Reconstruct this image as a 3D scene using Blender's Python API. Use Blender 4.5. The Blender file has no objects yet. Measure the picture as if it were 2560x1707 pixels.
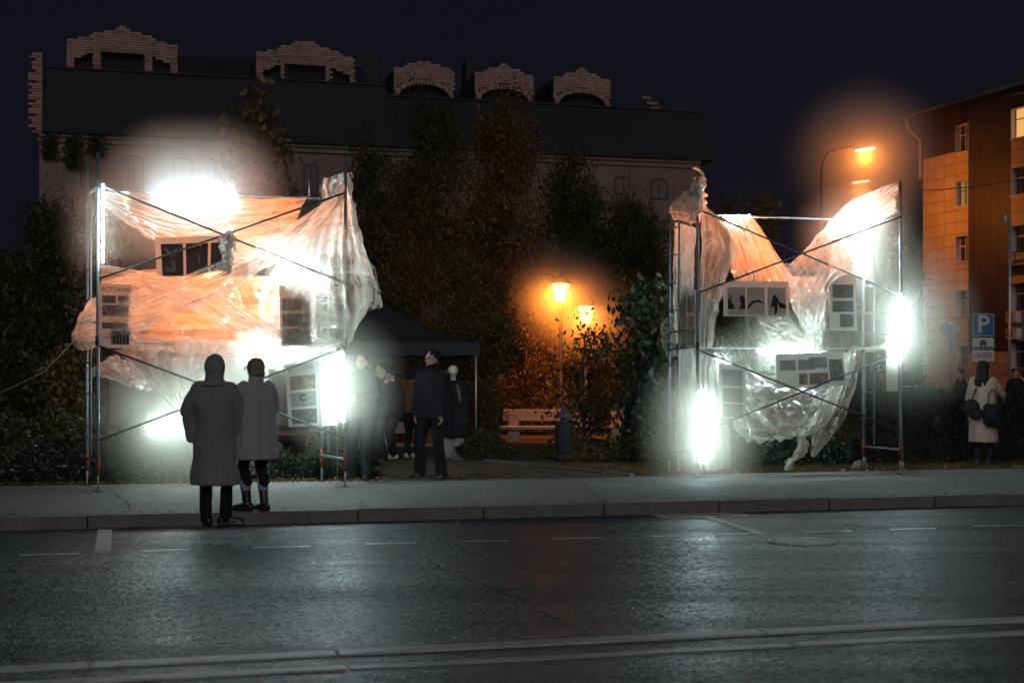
import bpy, bmesh, math, random
import numpy as np
from mathutils import Vector, Matrix, noise as mn
R = math.radians
random.seed(7); rng = np.random.default_rng(7)
scene = bpy.context.scene
COL = scene.collection

# ------------------------------------------------------------------ camera
FPX, HZ, CAMH = 3556.0, 955.0, 1.53           # focal length in photo pixels, horizon row, eye height
cam_d = bpy.data.cameras.new('camera'); cam = bpy.data.objects.new('camera', cam_d); COL.objects.link(cam)
cam.location = (0, 0, CAMH); cam.rotation_euler = (R(90), 0, 0)
cam_d.sensor_width = 36; cam_d.lens = FPX/2560*36; cam_d.shift_y = (HZ-853.5)/2560
cam_d.clip_start = .1; cam_d.clip_end = 2000
cam_d.dof.use_dof = True; cam_d.dof.focus_distance = 21; cam_d.dof.aperture_fstop = 3.2
scene.camera = cam
# ------------------------------------------------------------------ night sky
world = bpy.data.worlds.new('World'); scene.world = world; world.use_nodes = True
wn = world.node_tree.nodes; wl = world.node_tree.links
bg = wn['Background']
sky = wn.new('ShaderNodeTexSky'); sky.sky_type = 'NISHITA'; sky.sun_disc = False
sky.sun_elevation = R(-4); sky.sun_rotation = R(190)
wmix = wn.new('ShaderNodeMix'); wmix.data_type = 'RGBA'; wmix.inputs[0].default_value = .9
wl.new(sky.outputs[0], wmix.inputs[6]); wmix.inputs[7].default_value = (.042, .050, .100, 1)
wl.new(wmix.outputs[2], bg.inputs[0]); bg.inputs[1].default_value = .10
# very weak town glow from behind the camera (wide, dim)
sun_d = bpy.data.lights.new('sun', 'SUN'); sun = bpy.data.objects.new('sun', sun_d); COL.objects.link(sun)
sun_d.energy = .44; sun_d.angle = R(30); sun_d.color = (.97, .90, .93)
sun.rotation_euler = (R(66), 0, R(12))
# ------------------------------------------------------------------ exposure
vs = scene.view_settings; vs.view_transform = 'Standard'; vs.look = 'None'; vs.exposure = 0; vs.gamma = 1
vs.use_curve_mapping = False
cy = scene.cycles
cy.use_denoising = True
try: cy.denoiser = 'OPENIMAGEDENOISE'
except Exception: pass
cy.max_bounces = 7; cy.diffuse_bounces = 3; cy.glossy_bounces = 3; cy.transmission_bounces = 5
cy.volume_bounces = 1; cy.transparent_max_bounces = 20
cy.caustics_reflective = False; cy.caustics_refractive = False
cy.sample_clamp_indirect = 4; cy.use_adaptive_sampling = True; cy.adaptive_threshold = .02

# ------------------------------------------------------------------ placing
TH = math.atan(.265); CT, ST = math.cos(TH), math.sin(TH)      # the street runs 14.8 degrees away from the picture plane
def W(u, v, z=0.): return Vector((u*CT - v*ST, u*ST + v*CT, z))
def uv_of(p): return (p.x*CT + p.y*ST, -p.x*ST + p.y*CT)
def ray(px, py): return Vector(((px-1280)/FPX, 1, (HZ-py)/FPX))
CAM = Vector((0, 0, CAMH))
def at_v(px, py, v):
    d = ray(px, py); return CAM + d*(v/(-d.x*ST + d.y*CT))
def at_z(px, py, z):
    d = ray(px, py); return CAM + d*((z-CAMH)/d.z)
def at_D(px, py, D): return CAM + ray(px, py)*D
GZ = .13                                                       # pavement height above the road
# ------------------------------------------------------------------ object helpers
def tag(o, label=None, cat=None, group=None, kind=None):
    if label: o['label'] = label
    if cat: o['category'] = cat
    if group: o['group'] = group
    if kind: o['kind'] = kind
    return o
def empty(name, loc=(0,0,0), label=None, cat=None, group=None, rz=0):
    o = bpy.data.objects.new(name, None); COL.objects.link(o); o.location = loc; o.rotation_euler = (0,0,rz)
    o.empty_display_size = .2
    return tag(o, label, cat, group)
def link(name, me, mat=None, parent=None, world_space=True):
    o = bpy.data.objects.new(name, me); COL.objects.link(o)
    if mat is not None and not me.materials: me.materials.append(mat)
    if parent is not None:
        o.parent = parent
        if world_space and parent.parent is None:
            o.matrix_parent_inverse = (Matrix.Translation(parent.location) @ parent.rotation_euler.to_matrix().to_4x4()).inverted()
    return o
def from_bm(name, bm, mat=None, parent=None, smooth=False, ws=True):
    me = bpy.data.meshes.new(name); bm.to_mesh(me); bm.free()
    if smooth: me.polygons.foreach_set('use_smooth', [True]*len(me.polygons))
    return link(name, me, mat, parent, ws)
def from_np(name, verts, faces, mat=None, parent=None, tint=None, smooth=False):
    """verts (N,3), faces (M,k) with one k"""
    me = bpy.data.meshes.new(name); verts = np.asarray(verts, np.float32); faces = np.asarray(faces, np.int32)
    k = faces.shape[1]
    me.vertices.add(len(verts)); me.vertices.foreach_set('co', verts.ravel())
    me.loops.add(faces.size); me.loops.foreach_set('vertex_index', faces.ravel())
    me.polygons.add(len(faces)); me.polygons.foreach_set('loop_start', np.arange(0, faces.size, k, dtype=np.int32))
    me.update(calc_edges=True)
    if smooth: me.polygons.foreach_set('use_smooth', [True]*len(faces))
    if tint is not None:
        a = me.attributes.new('tint', 'FLOAT', 'FACE'); a.data.foreach_set('value', np.asarray(tint, np.float32))
    me.validate()
    return link(name, me, mat, parent)
def box(bm, lo, hi, M=None):
    vs_ = [Vector((x,y,z)) for x in (lo[0],hi[0]) for y in (lo[1],hi[1]) for z in (lo[2],hi[2])]
    if M is not None: vs_ = [M @ v for v in vs_]
    b = [bm.verts.new(v) for v in vs_]
    for f in ((0,1,3,2),(4,6,7,5),(0,4,5,1),(2,3,7,6),(0,2,6,4),(1,5,7,3)): bm.faces.new([b[i] for i in f])
def ubox(bm, u0, u1, v0, v1, z0, z1):
    """box in street coordinates"""
    box(bm, (u0,v0,z0), (u1,v1,z1), STREET)
STREET = Matrix(((CT,-ST,0,0),(ST,CT,0,0),(0,0,1,0),(0,0,0,1)))
def frame_of(d):
    d = d.normalized(); a = Vector((0,0,1)) if abs(d.z) < .9 else Vector((1,0,0))
    x = d.cross(a).normalized(); return x, d.cross(x).normalized()
def tube(bm, pts, rad, n=8, caps=True):
    pts = [Vector(p) for p in pts]
    if not hasattr(rad, '__len__'): rad = [rad]*len(pts)
    rings = []; x = None
    for i, p in enumerate(pts):
        d = (pts[min(i+1,len(pts)-1)] - pts[max(i-1,0)])
        if d.length < 1e-9: d = Vector((0,0,1))
        d.normalize()
        if x is None: x, y = frame_of(d)
        else:
            x = (x - d*x.dot(d));
            if x.length < 1e-6: x, _ = frame_of(d)
            x.normalize(); y = d.cross(x)
        rings.append([bm.verts.new(p + (x*math.cos(2*math.pi*k/n) + y*math.sin(2*math.pi*k/n))*rad[i]) for k in range(n)])
    for a, b in zip(rings, rings[1:]):
        for k in range(n): bm.faces.new((a[k], a[(k+1)%n], b[(k+1)%n], b[k]))
    if caps: bm.faces.new(rings[0][::-1]); bm.faces.new(rings[-1])
def tube_obj(name, pts, rad, mat, parent=None, n=8):
    bm = bmesh.new(); tube(bm, pts, rad, n); return from_bm(name, bm, mat, parent, smooth=True)
def poly_obj(name, pts, mat, parent=None, thick=None):
    bm = bmesh.new(); f = bm.faces.new([bm.verts.new(p) for p in pts])
    if thick is not None:
        r = bmesh.ops.extrude_face_region(bm, geom=[f])
        bmesh.ops.translate(bm, verts=[e for e in r['geom'] if isinstance(e, bmesh.types.BMVert)], vec=Vector(thick))
    bmesh.ops.recalc_face_normals(bm, faces=bm.faces)
    return from_bm(name, bm, mat, parent)

# ------------------------------------------------------------------ materials
def newmat(name):
    m = bpy.data.materials.new(name); m.use_nodes = True; nt = m.node_tree
    for n in list(nt.nodes): nt.nodes.remove(n)
    out = nt.nodes.new('ShaderNodeOutputMaterial')
    return m, nt, out
def N(nt, t, **kw):
    n = nt.nodes.new(t)
    for k, v in kw.items(): setattr(n, k, v)
    return n
def coords(nt, kind='Object'):
    return N(nt, 'ShaderNodeTexCoord').outputs[kind]
def noise_tex(nt, vec, scale, detail=4, rough=.6, dist=0):
    n = N(nt, 'ShaderNodeTexNoise'); n.inputs['Scale'].default_value = scale; n.inputs['Detail'].default_value = detail
    n.inputs['Roughness'].default_value = rough; n.inputs['Distortion'].default_value = dist
    if vec is not None: nt.links.new(vec, n.inputs['Vector'])
    return n.outputs['Fac']
def ramp(nt, fac, stops):
    r = N(nt, 'ShaderNodeValToRGB'); e = r.color_ramp.elements
    while len(e) < len(stops): e.new(.5)
    for el, (p, c) in zip(e, stops): el.position = p; el.color = (*c, 1) if len(c) == 3 else c
    nt.links.new(fac, r.inputs[0]); return r.outputs[0]
def mathn(nt, op, a, b=None, clamp=False):
    n = N(nt, 'ShaderNodeMath', operation=op, use_clamp=clamp)
    for i, x in enumerate((a, b)):
        if x is None: continue
        if isinstance(x, (int, float)): n.inputs[i].default_value = x
        else: nt.links.new(x, n.inputs[i])
    return n.outputs[0]
def g3(c): return (c, c, c) if isinstance(c, (int, float)) else tuple(c)
def pmat(name, col, rough=.7, metal=0, var=.25, scale=6, bump=0, bscale=40, spec=.5, fine=0, fscale=60, col2=None, sheen=0, coords_kind='Object'):
    """general procedural surface: two-scale colour variation, roughness variation, bump"""
    m, nt, out = newmat(name); col = g3(col)
    b = N(nt, 'ShaderNodeBsdfPrincipled'); vec = coords(nt, coords_kind)
    n1 = noise_tex(nt, vec, scale, 6, .65)
    c2 = g3(col2) if col2 else tuple(c*(1-var) for c in col); c3 = tuple(min(1, c*(1+var*.6)) for c in col)
    c = ramp(nt, n1, [(.3, c2), (.55, col), (.8, c3)])
    if fine:
        n2 = noise_tex(nt, vec, fscale, 3, .7); mx = N(nt, 'ShaderNodeMix', data_type='RGBA', blend_type='MULTIPLY'); mx.inputs[0].default_value = fine
        nt.links.new(c, mx.inputs[6]); nt.links.new(ramp(nt, n2, [(.35, (.4,)*3), (.65, (1.3,)*3)]), mx.inputs[7]); c = mx.outputs[2]
    nt.links.new(c, b.inputs['Base Color'])
    b.inputs['Metallic'].default_value = metal
    nt.links.new(mathn(nt, 'ADD', mathn(nt, 'MULTIPLY', n1, .2), max(0, rough-.1)), b.inputs['Roughness'])
    b.inputs['Specular IOR Level'].default_value = spec
    if sheen: b.inputs['Sheen Weight'].default_value = sheen
    if bump:
        bp = N(nt, 'ShaderNodeBump'); bp.inputs['Strength'].default_value = bump; bp.inputs['Distance'].default_value = .02
        nt.links.new(noise_tex(nt, vec, bscale, 5, .65), bp.inputs['Height']); nt.links.new(bp.outputs[0], b.inputs['Normal'])
    nt.links.new(b.outputs[0], out.inputs[0]); return m
def emat(name, col, strength):
    m, nt, out = newmat(name); e = N(nt, 'ShaderNodeEmission'); e.inputs[0].default_value = (*col, 1); e.inputs[1].default_value = strength
    nt.links.new(e.outputs[0], out.inputs[0]); return m
def volmat(name, col, dens):
    m, nt, out = newmat(name); p = N(nt, 'ShaderNodeVolumePrincipled')
    p.inputs['Color'].default_value = (*col, 1); p.inputs['Density'].default_value = dens; p.inputs['Anisotropy'].default_value = .0
    nt.links.new(p.outputs[0], out.inputs['Volume']); return m
def halo_mistmat(name, a, b, R0, dens, col=(1,1,1), ex=1.1):
    """thin mist standing in for lens glow, falling smoothly to nothing at distance R0 from the segment a-b"""
    m, nt, out = newmat(name); a = Vector(a); b = Vector(b); ab = b-a; L2 = max(ab.length_squared, 1e-6)
    def vm(op, x, y=None):
        n = N(nt, 'ShaderNodeVectorMath', operation=op)
        for i, q in enumerate((x, y)):
            if q is None: continue
            if isinstance(q, Vector): n.inputs[i].default_value = q
            else: nt.links.new(q, n.inputs[i])
        return n
    P = N(nt, 'ShaderNodeNewGeometry').outputs['Position']; pa = vm('SUBTRACT', P, a).outputs[0]
    t = mathn(nt, 'MULTIPLY', vm('DOT_PRODUCT', pa, ab).outputs['Value'], 1/L2, True)
    s = N(nt, 'ShaderNodeVectorMath', operation='SCALE'); s.inputs[0].default_value = ab; nt.links.new(t, s.inputs['Scale'])
    r = vm('LENGTH', vm('SUBTRACT', pa, s.outputs[0]).outputs[0]).outputs['Value']
    q = mathn(nt, 'SUBTRACT', 1, mathn(nt, 'MULTIPLY', r, 1/R0), True); q = mathn(nt, 'MULTIPLY', mathn(nt, 'POWER', q, ex), dens)
    p = N(nt, 'ShaderNodeVolumePrincipled'); p.inputs['Color'].default_value = (*col, 1); p.inputs['Anisotropy'].default_value = 0
    nt.links.new(q, p.inputs['Density']); nt.links.new(p.outputs[0], out.inputs['Volume']); return m
def leafmat(name, c1, c2, c3=None, trans=.35, rough=.5):
    m, nt, out = newmat(name)
    a = N(nt, 'ShaderNodeAttribute', attribute_name='tint')
    st = [(0, c1), (1, c2)] if c3 is None else [(0, c1), (.6, c2), (1, c3)]
    c = ramp(nt, a.outputs['Fac'], st)
    d = N(nt, 'ShaderNodeBsdfPrincipled'); d.inputs['Roughness'].default_value = rough; nt.links.new(c, d.inputs['Base Color'])
    t = N(nt, 'ShaderNodeBsdfTranslucent'); nt.links.new(c, t.inputs[0])
    mx = N(nt, 'ShaderNodeMixShader'); mx.inputs[0].default_value = trans
    nt.links.new(d.outputs[0], mx.inputs[1]); nt.links.new(t.outputs[0], mx.inputs[2]); nt.links.new(mx.outputs[0], out.inputs[0]); return m

def asphalt(name, dark, light, rough, grit, gscale, spec, facet=0.):
    m, nt, out = newmat(name); b = N(nt, 'ShaderNodeBsdfPrincipled'); vec = coords(nt)
    big = noise_tex(nt, vec, .6, 6, .6, .6); mid = noise_tex(nt, vec, 7, 5, .7)
    base = ramp(nt, mathn(nt, 'ADD', mathn(nt, 'MULTIPLY', big, .6), mathn(nt, 'MULTIPLY', mid, .4)), [(.32, dark), (.5, tuple((a+c)/2 for a, c in zip(dark, light))), (.68, light)])
    vo = N(nt, 'ShaderNodeTexVoronoi'); vo.inputs['Scale'].default_value = gscale; nt.links.new(vec, vo.inputs['Vector'])
    vo.inputs['Randomness'].default_value = 1
    st = ramp(nt, vo.outputs['Distance'], [(.0, (1.5,)*3), (.45, (.9,)*3), (.7, (.45,)*3)])
    mx = N(nt, 'ShaderNodeMix', data_type='RGBA', blend_type='MULTIPLY'); mx.inputs[0].default_value = .75
    nt.links.new(base, mx.inputs[6]); nt.links.new(st, mx.inputs[7]); 
    m2 = N(nt, 'ShaderNodeMix', data_type='RGBA', blend_type='MULTIPLY'); m2.inputs[0].default_value = .6
    nt.links.new(mx.outputs[2], m2.inputs[6]); nt.links.new(ramp(nt, N(nt,'ShaderNodeSeparateColor').outputs[0] if False else noise_tex(nt, vec, gscale*.45, 2, .8), [(.3, (.45,)*3), (.7, (1.5,)*3)]), m2.inputs[7])
    nt.links.new(m2.outputs[2], b.inputs['Base Color'])
    mp = N(nt, 'ShaderNodeMapping'); mp.inputs['Rotation'].default_value = (0, 0, -TH0); mp.inputs['Scale'].default_value = (.12, 1.3, 1); nt.links.new(vec, mp.inputs['Vector'])
    lane = noise_tex(nt, mp.outputs[0], 1.0, 4, .55)          # tyre-polished tracks and old patches running with the road
    nt.links.new(mathn(nt, 'ADD', mathn(nt, 'ADD', mathn(nt, 'MULTIPLY', mid, .22), mathn(nt, 'MULTIPLY', lane, .5)), rough-.36), b.inputs['Roughness'])
    b.inputs['Specular IOR Level'].default_value = spec
    h = mathn(nt, 'ADD', mathn(nt, 'MULTIPLY', mathn(nt, 'SUBTRACT', 1, vo.outputs['Distance']), 1.0), mathn(nt, 'MULTIPLY', noise_tex(nt, vec, gscale*.5, 3, .7), .7))
    bp = N(nt, 'ShaderNodeBump'); bp.inputs['Strength'].default_value = grit; bp.inputs['Distance'].default_value = .012
    nt.links.new(h, bp.inputs['Height'])
    bp2 = N(nt, 'ShaderNodeBump'); bp2.inputs['Strength'].default_value = .35; bp2.inputs['Distance'].default_value = .03
    nt.links.new(noise_tex(nt, vec, 2.2, 4, .6), bp2.inputs['Height']); nt.links.new(bp.outputs[0], bp2.inputs['Normal'])
    nrm = bp2.outputs[0]
    if facet:      # each stone of the wearing course lies at its own tilt and glints on its own
        tot = None
        for sc_, am in ((34, facet), (78, facet*.8)):
            v2 = N(nt, 'ShaderNodeTexVoronoi'); v2.inputs['Scale'].default_value = sc_; nt.links.new(vec, v2.inputs['Vector'])
            s_ = N(nt, 'ShaderNodeVectorMath', operation='SUBTRACT'); nt.links.new(v2.outputs['Color'], s_.inputs[0]); s_.inputs[1].default_value = (.5,.5,.5)
            k_ = N(nt, 'ShaderNodeVectorMath', operation='SCALE'); nt.links.new(s_.outputs[0], k_.inputs[0]); k_.inputs['Scale'].default_value = am
            a_ = N(nt, 'ShaderNodeVectorMath', operation='ADD'); nt.links.new(nrm, a_.inputs[0]); nt.links.new(k_.outputs[0], a_.inputs[1]); nrm = a_.outputs[0]
        n_ = N(nt, 'ShaderNodeVectorMath', operation='NORMALIZE'); nt.links.new(nrm, n_.inputs[0]); nrm = n_.outputs[0]
    nt.links.new(nrm, b.inputs['Normal'])
    nt.links.new(b.outputs[0], out.inputs[0]); return m
M = {}
TH0 = TH
M['road'] = asphalt('road_asphalt', (.007,.016,.034), (.020,.040,.076), .40, .7, 75, .20, .42)
M['pave'] = asphalt('pavement_asphalt', (.175,.17,.162), (.30,.29,.275), .75, .35, 70, .3, .18)
M['path'] = asphalt('path_asphalt', (.10,.085,.075), (.16,.14,.12), .75, .35, 60, .3)
M['kerb'] = pmat('kerb_concrete', (.20,.185,.175), .8, var=.35, scale=3, bump=.4, bscale=30, fine=.4)
M['kerb_dark'] = pmat('track_concrete', (.55,.58,.56), .45, var=.35, scale=4, bump=.4, bscale=30, fine=.4)
M['soil'] = pmat('park_soil', (.05,.042,.028), .95, var=.5, scale=5, bump=.9, bscale=18, fine=.5)
M['paint'] = pmat('road_paint_worn', (.70,.72,.69), .6, var=.5, scale=9, fine=.6, fscale=70, bump=.3)
M['paint_teal'] = pmat('bay_paint_worn', (.55,.68,.70), .45, var=.5, scale=9, fine=.6, fscale=70, bump=.3)
M['crack'] = pmat('tar_crack', (.012,.012,.013), .8, var=.3)
M['iron'] = pmat('cast_iron', (.55,.58,.57), .4, metal=.0, var=.4, scale=14, bump=.4, bscale=60)
M['steel'] = pmat('scaffold_steel', (.28,.33,.36), .42, metal=.55, var=.35, scale=9, bump=.25, bscale=50)
M['steel_dark'] = pmat('scaffold_dark', (.07,.08,.09), .5, metal=.4, var=.4, scale=9, bump=.25)
M['red'] = pmat('scaffold_red_paint', (.16,.035,.028), .6, var=.4, scale=12)
M['galv'] = pmat('galvanised', (.55,.56,.55), .4, metal=.7, var=.3, scale=12)
M['rope'] = pmat('rope', (.35,.35,.33), .8)
M['brick'] = pmat('pale_brick', (.46,.30,.24), .85, var=.45, scale=3, bump=.4, bscale=30, fine=.3)
M['brick2'] = pmat('pale_brick_worn', (.30,.19,.155), .85, var=.35, scale=3, bump=.4, bscale=30, fine=.3)
M['mortar'] = pmat('mortar', (.035,.028,.026), .9)
M['plaster'] = pmat('old_plaster', (.23,.165,.15), .85, var=.28, scale=.5, bump=.3, bscale=6, fine=.25, fscale=3)
M['roof'] = pmat('dark_roofing', (.012,.013,.020), .75, var=.4, scale=.7, bump=.3, bscale=4)
M['frame_dark'] = pmat('dark_frame', (.05,.05,.055), .6)
M['board'] = pmat('boarded_pane', (.17,.125,.115), .8, var=.25, scale=1.2)
M['void'] = pmat('dark_attic', (.012,.011,.013), .9)
M['panel'] = pmat('facade_panel', (.50,.40,.30), .7, var=.12, scale=.6, bump=.15, bscale=6)
M['panel2'] = pmat('facade_panel_b', (.46,.37,.28), .7, var=.12, scale=.7, bump=.15, bscale=6)
M['panel_dark'] = pmat('brown_panel', (.042,.031,.028), .6, var=.15, scale=.6, bump=.15, bscale=6)
M['panel_dark2'] = pmat('brown_panel_b', (.050,.036,.031), .6, var=.15, scale=.6, bump=.15, bscale=6)
M['reveal'] = pmat('white_reveal', (.62,.60,.58), .6, var=.1)
M['glass'] = pmat('dark_glass', (.03,.03,.035), .08, spec=.9, var=.2)
M['white_plastic'] = pmat('white_plastic', (.6,.59,.57), .5, var=.1)
M['bench'] = pmat('bench_concrete', (.34,.27,.21), .75, var=.15, scale=4, bump=.3)
M['wood'] = pmat('bark', (.09,.07,.055), .9, var=.4, scale=12, bump=.9, bscale=30)
M['tent'] = pmat('black_canvas', (.012,.013,.017), .8, var=.3, scale=3, bump=.2, bscale=60)
M['skin'] = pmat('skin', (.42,.26,.20), .5, var=.08, scale=20)
M['leaf'] = leafmat('leaf_green', (.028,.036,.014), (.06,.068,.024), (.09,.08,.03))
M['leaf_gold'] = leafmat('leaf_autumn', (.05,.042,.015), (.14,.095,.028), (.26,.15,.04))
M['leaf_cool'] = leafmat('leaf_hedge', (.025,.036,.024), (.055,.075,.05), (.10,.12,.075), rough=.35)
M['needle'] = leafmat('juniper', (.018,.024,.02), (.035,.045,.036), (.05,.06,.045))
M['dry_leaf'] = leafmat('dry_leaf', (.16,.09,.04), (.35,.22,.10), (.5,.38,.2), trans=.1)
# ================================================================== GROUND
def struct(o, label=None): return tag(o, label, kind='structure')
def street_sheet(name, u0, u1, v0, v1, z, mat, parent=None):
    bm = bmesh.new(); bm.faces.new([bm.verts.new(W(u, v, z)) for u, v in ((u0,v0),(u1,v0),(u1,v1),(u0,v1))])
    return from_bm(name, bm, mat, parent)
VK, VB = 15.5, 20.35                     # kerb line, back edge of the pavement
ground = struct(street_sheet('ground', -300, 300, -60, 500, -.02, M['soil']))
road = struct(street_sheet('road', -60, 60, -9, VK, 0, M['road']))
# pavement: gently uneven sheet
def grid_sheet(name, u0, u1, v0, v1, z, du, mat, amp=.006):
    nu, nv = int((u1-u0)/du)+1, int((v1-v0)/du)+1
    us = np.linspace(u0, u1, nu); vv = np.linspace(v0, v1, nv)
    P = []
    for v in vv:
        for u in us: P.append(tuple(W(u, v, z + amp*mn.noise(Vector((u*.7, v*.7, 3))) + amp*.4*mn.noise(Vector((u*3, v*3, 9))))))
    F = [(j*nu+i, j*nu+i+1, (j+1)*nu+i+1, (j+1)*nu+i) for j in range(nv-1) for i in range(nu-1)]
    return from_np(name, P, F, mat, smooth=True)
pave = struct(grid_sheet('pavement', -14, 22, VK+.17, VB, GZ-.004, .2, M['pave']))
park = struct(grid_sheet('park_ground', -30, 60, VB, 53.5, GZ-.012, .6, M['soil'], .012))
# kerb stones along the pavement
kerb = empty('kerb', W(0, VK, 0)); kerb['kind'] = 'structure'
u = -9.0; k = 0
while u < 17:
    L = 1.42
    bm = bmesh.new(); dz = random.uniform(-.006, .006); dv = random.uniform(-.008, .008)
    ubox(bm, u+.008, u+L-.008, VK+dv, VK+.155, -.05, GZ+.008+dz)
    bmesh.ops.bevel(bm, geom=bm.edges[:], offset=.012, segments=2, affect='EDGES')
    from_bm('kerb_stone', bm, M['kerb'], kerb); u += L
# two low concrete strips of the track bed in the foreground
strip = empty('track_bed', W(0, 8, 0)); strip['kind'] = 'structure'
for v0, v1, h, L in ((7.93, 8.09, .010, 2.6), (7.53, 7.65, .007, 2.6)):
    u = -9.3
    while u < 12:
        bm = bmesh.new(); ubox(bm, u+.006, u+L-.006, v0, v1, -.04, h + random.uniform(-.003, .003))
        bmesh.ops.bevel(bm, geom=bm.edges[:], offset=.006, segments=2, affect='EDGES')
        from_bm('edge_stone', bm, M['kerb_dark'], strip); u += L
# cracks and patch seams
def crack(pts, w, parent, z, jit=.03, seed=0):
    r = random.Random(seed); P = []
    for a, b in zip(pts, pts[1:]):
        n = max(2, int((b-a).length/.07))
        for i in range(n): P.append(a.lerp(b, i/n) + Vector((r.uniform(-jit, jit), r.uniform(-jit, jit), 0)))
    P.append(pts[-1]); bm = bmesh.new(); prev = None
    for i, p in enumerate(P):
        d = (P[min(i+1, len(P)-1)] - P[max(0, i-1)]).normalized(); nrm = Vector((-d.y, d.x, 0))
        ww = w*r.uniform(.35, 1)*min(1, .25+min(i, len(P)-1-i)/4)
        c = (bm.verts.new((p.x+nrm.x*ww, p.y+nrm.y*ww, z)), bm.verts.new((p.x-nrm.x*ww, p.y-nrm.y*ww, z)))
        if prev: bm.faces.new((prev[0], c[0], c[1], prev[1]))
        prev = c
    return from_bm('crack', bm, M['crack'], parent)
g = lambda px, py, z=0: at_z(px, py, z)
crack([g(275,1228,GZ), g(290,1237,GZ), g(318,1257,GZ), g(325,1278,GZ)], .018, pave, GZ+.012, .03, 1)
crack([g(372,1225,GZ), g(390,1245,GZ), g(372,1260,GZ), g(350,1272,GZ)], .008, pave, GZ+.012, .03, 2)
crack([g(1420,1197,GZ), g(1462,1212,GZ), g(1475,1232,GZ), g(1500,1248,GZ)], .012, pave, GZ+.012, .03, 3)
crack([g(1700,1195,GZ), g(1755,1200,GZ), g(1780,1214,GZ)], .01, pave, GZ+.012, .03, 4)
crack([g(900,1250,GZ), g(905,1268,GZ), g(915,1274,GZ)], .01, pave, GZ+.012, .03, 5)
crack([g(0,1430), g(300,1420), g(700,1405), g(1040,1392)], .012, road, .004, .03, 6)
crack([g(1150,1432), g(1500,1418), g(1900,1404), g(1990,1390), g(2080,1388), g(2250,1398), g(2560,1392)], .012, road, .004, .04, 7)
crack([g(1050,1390), g(1120,1428), g(1200,1460), g(1290,1495), g(1400,1550), g(1480,1590)], .013, road, .004, .03, 8)
crack([g(230,1700), g(225,1655), g(250,1630), g(290,1612)], .012, road, .06, .02, 9)
crack([g(690,1420), g(760,1430), g(850,1424)], .01, road, .004, .05, 10)
crack([g(790,1506), g(830,1498), g(862,1488)], .014, road, .005, .01, 11)
# road markings
def dash(px0, py0, px1, py1, w, mat, z=.006):
    a, b = g(px0, py0), g(px1, py1); d = (b-a).normalized(); nrm = Vector((-d.y, d.x, 0))*w/2
    bm = bmesh.new(); n = 10; rows = []
    for i in range(n+1):
        p = a.lerp(b, i/n); j = random.uniform(.8, 1.05); rows.append((bm.verts.new((p.x+nrm.x*j, p.y+nrm.y*j, z)), bm.verts.new((p.x-nrm.x*j, p.y-nrm.y*j, z))))
    for p, q in zip(rows, rows[1:]): bm.faces.new((p[0], q[0], q[1], p[1]))
    return from_bm('lane_dash', bm, mat, road)
for a in ((48,1388.5,198,1384),(352,1378,475,1374),(632,1370,775,1366),(913,1360,1040,1358),(1147,1354,1272,1352),(1380,1348,1510,1344.5),(1625,1341,1750,1338.5),(1792,1336,1908,1333),(2010,1331,2128,1328),(2226,1323.5,2340,1321),(2433,1315.5,2556,1314)):
    dash(*a, .10, M['paint_teal'])
bm = bmesh.new(); bm.faces.new([bm.verts.new(Vector((p.x, p.y, .005))) for p in (g(245,1324), g(280,1324), g(277,1381), g(236,1381))])
from_bm('painted_bar', bm, M['paint'], road)
bm = bmesh.new(); bm.faces.new([bm.verts.new(Vector((p.x, p.y, .005))) for p in (g(1752,1293), g(1780,1292), g(1920,1335), g(1890,1335))])
from_bm('painted_bar', bm, M['paint'], road)
# drain grate by the kerb
gr = empty('drain_grate', g(1700,1290), 'cast iron slotted drain grate set in the road at the kerb', 'drain grate')
p0 = g(1640, 1289); u0, v0 = uv_of(p0)
bm = bmesh.new()
for a in ((u0, u0+1.0, 15.03, 15.06), (u0, u0+1.0, 15.36, 15.39), (u0-.03, u0, 15.03, 15.39), (u0+1.0, u0+1.03, 15.03, 15.39)): ubox(bm, *a, -.03, .012)
from_bm('grate_frame', bm, M['iron'], gr)
bm = bmesh.new(); ubox(bm, u0, u0+1., 15.06, 15.36, -.05, .0015); from_bm('grate_pit', bm, M['void'], gr)
for i in range(16):
    bm = bmesh.new(); uu = u0+.03+i*.06
    bm_p = [W(uu, 15.06, .009), W(uu+.028, 15.06, .009), W(uu+.028+.03, 15.36, .009), W(uu+.03, 15.36, .009)]
    f = bm.faces.new([bm.verts.new(p) for p in bm_p]); r = bmesh.ops.extrude_face_region(bm, geom=[f]); bmesh.ops.translate(bm, verts=[e for e in r['geom'] if isinstance(e, bmesh.types.BMVert)], vec=(0,0,-.02))
    bmesh.ops.recalc_face_normals(bm, faces=bm.faces); from_bm('grate_bar', bm, M['iron'], gr)
# manhole cover
c = g(2004, 1354); mh = empty('manhole_cover', (c.x, c.y, 0), 'round ribbed iron manhole cover in the road', 'manhole cover')
bm = bmesh.new()
def ring(bm, c, r0, r1, z0, z1, n=40):
    A = [[bm.verts.new((c.x+r*math.cos(2*math.pi*i/n), c.y+r*math.sin(2*math.pi*i/n), z)) for i in range(n)] for r, z in ((r1,z0),(r1,z1),(r0,z1),(r0,z0))]
    for a, b in zip(A, A[1:]+A[:1]):
        for i in range(n): bm.faces.new((a[i], a[(i+1)%n], b[(i+1)%n], b[i]))
    bmesh.ops.recalc_face_normals(bm, faces=bm.faces)
ring(bm, c, .295, .33, -.02, .016); from_bm('cover_rim', bm, M['iron'], mh)
bm = bmesh.new(); tube(bm, [(c.x,c.y,-.02),(c.x,c.y,.007)], .29, 40); from_bm('cover_plate', bm, M['iron'], mh)
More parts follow.
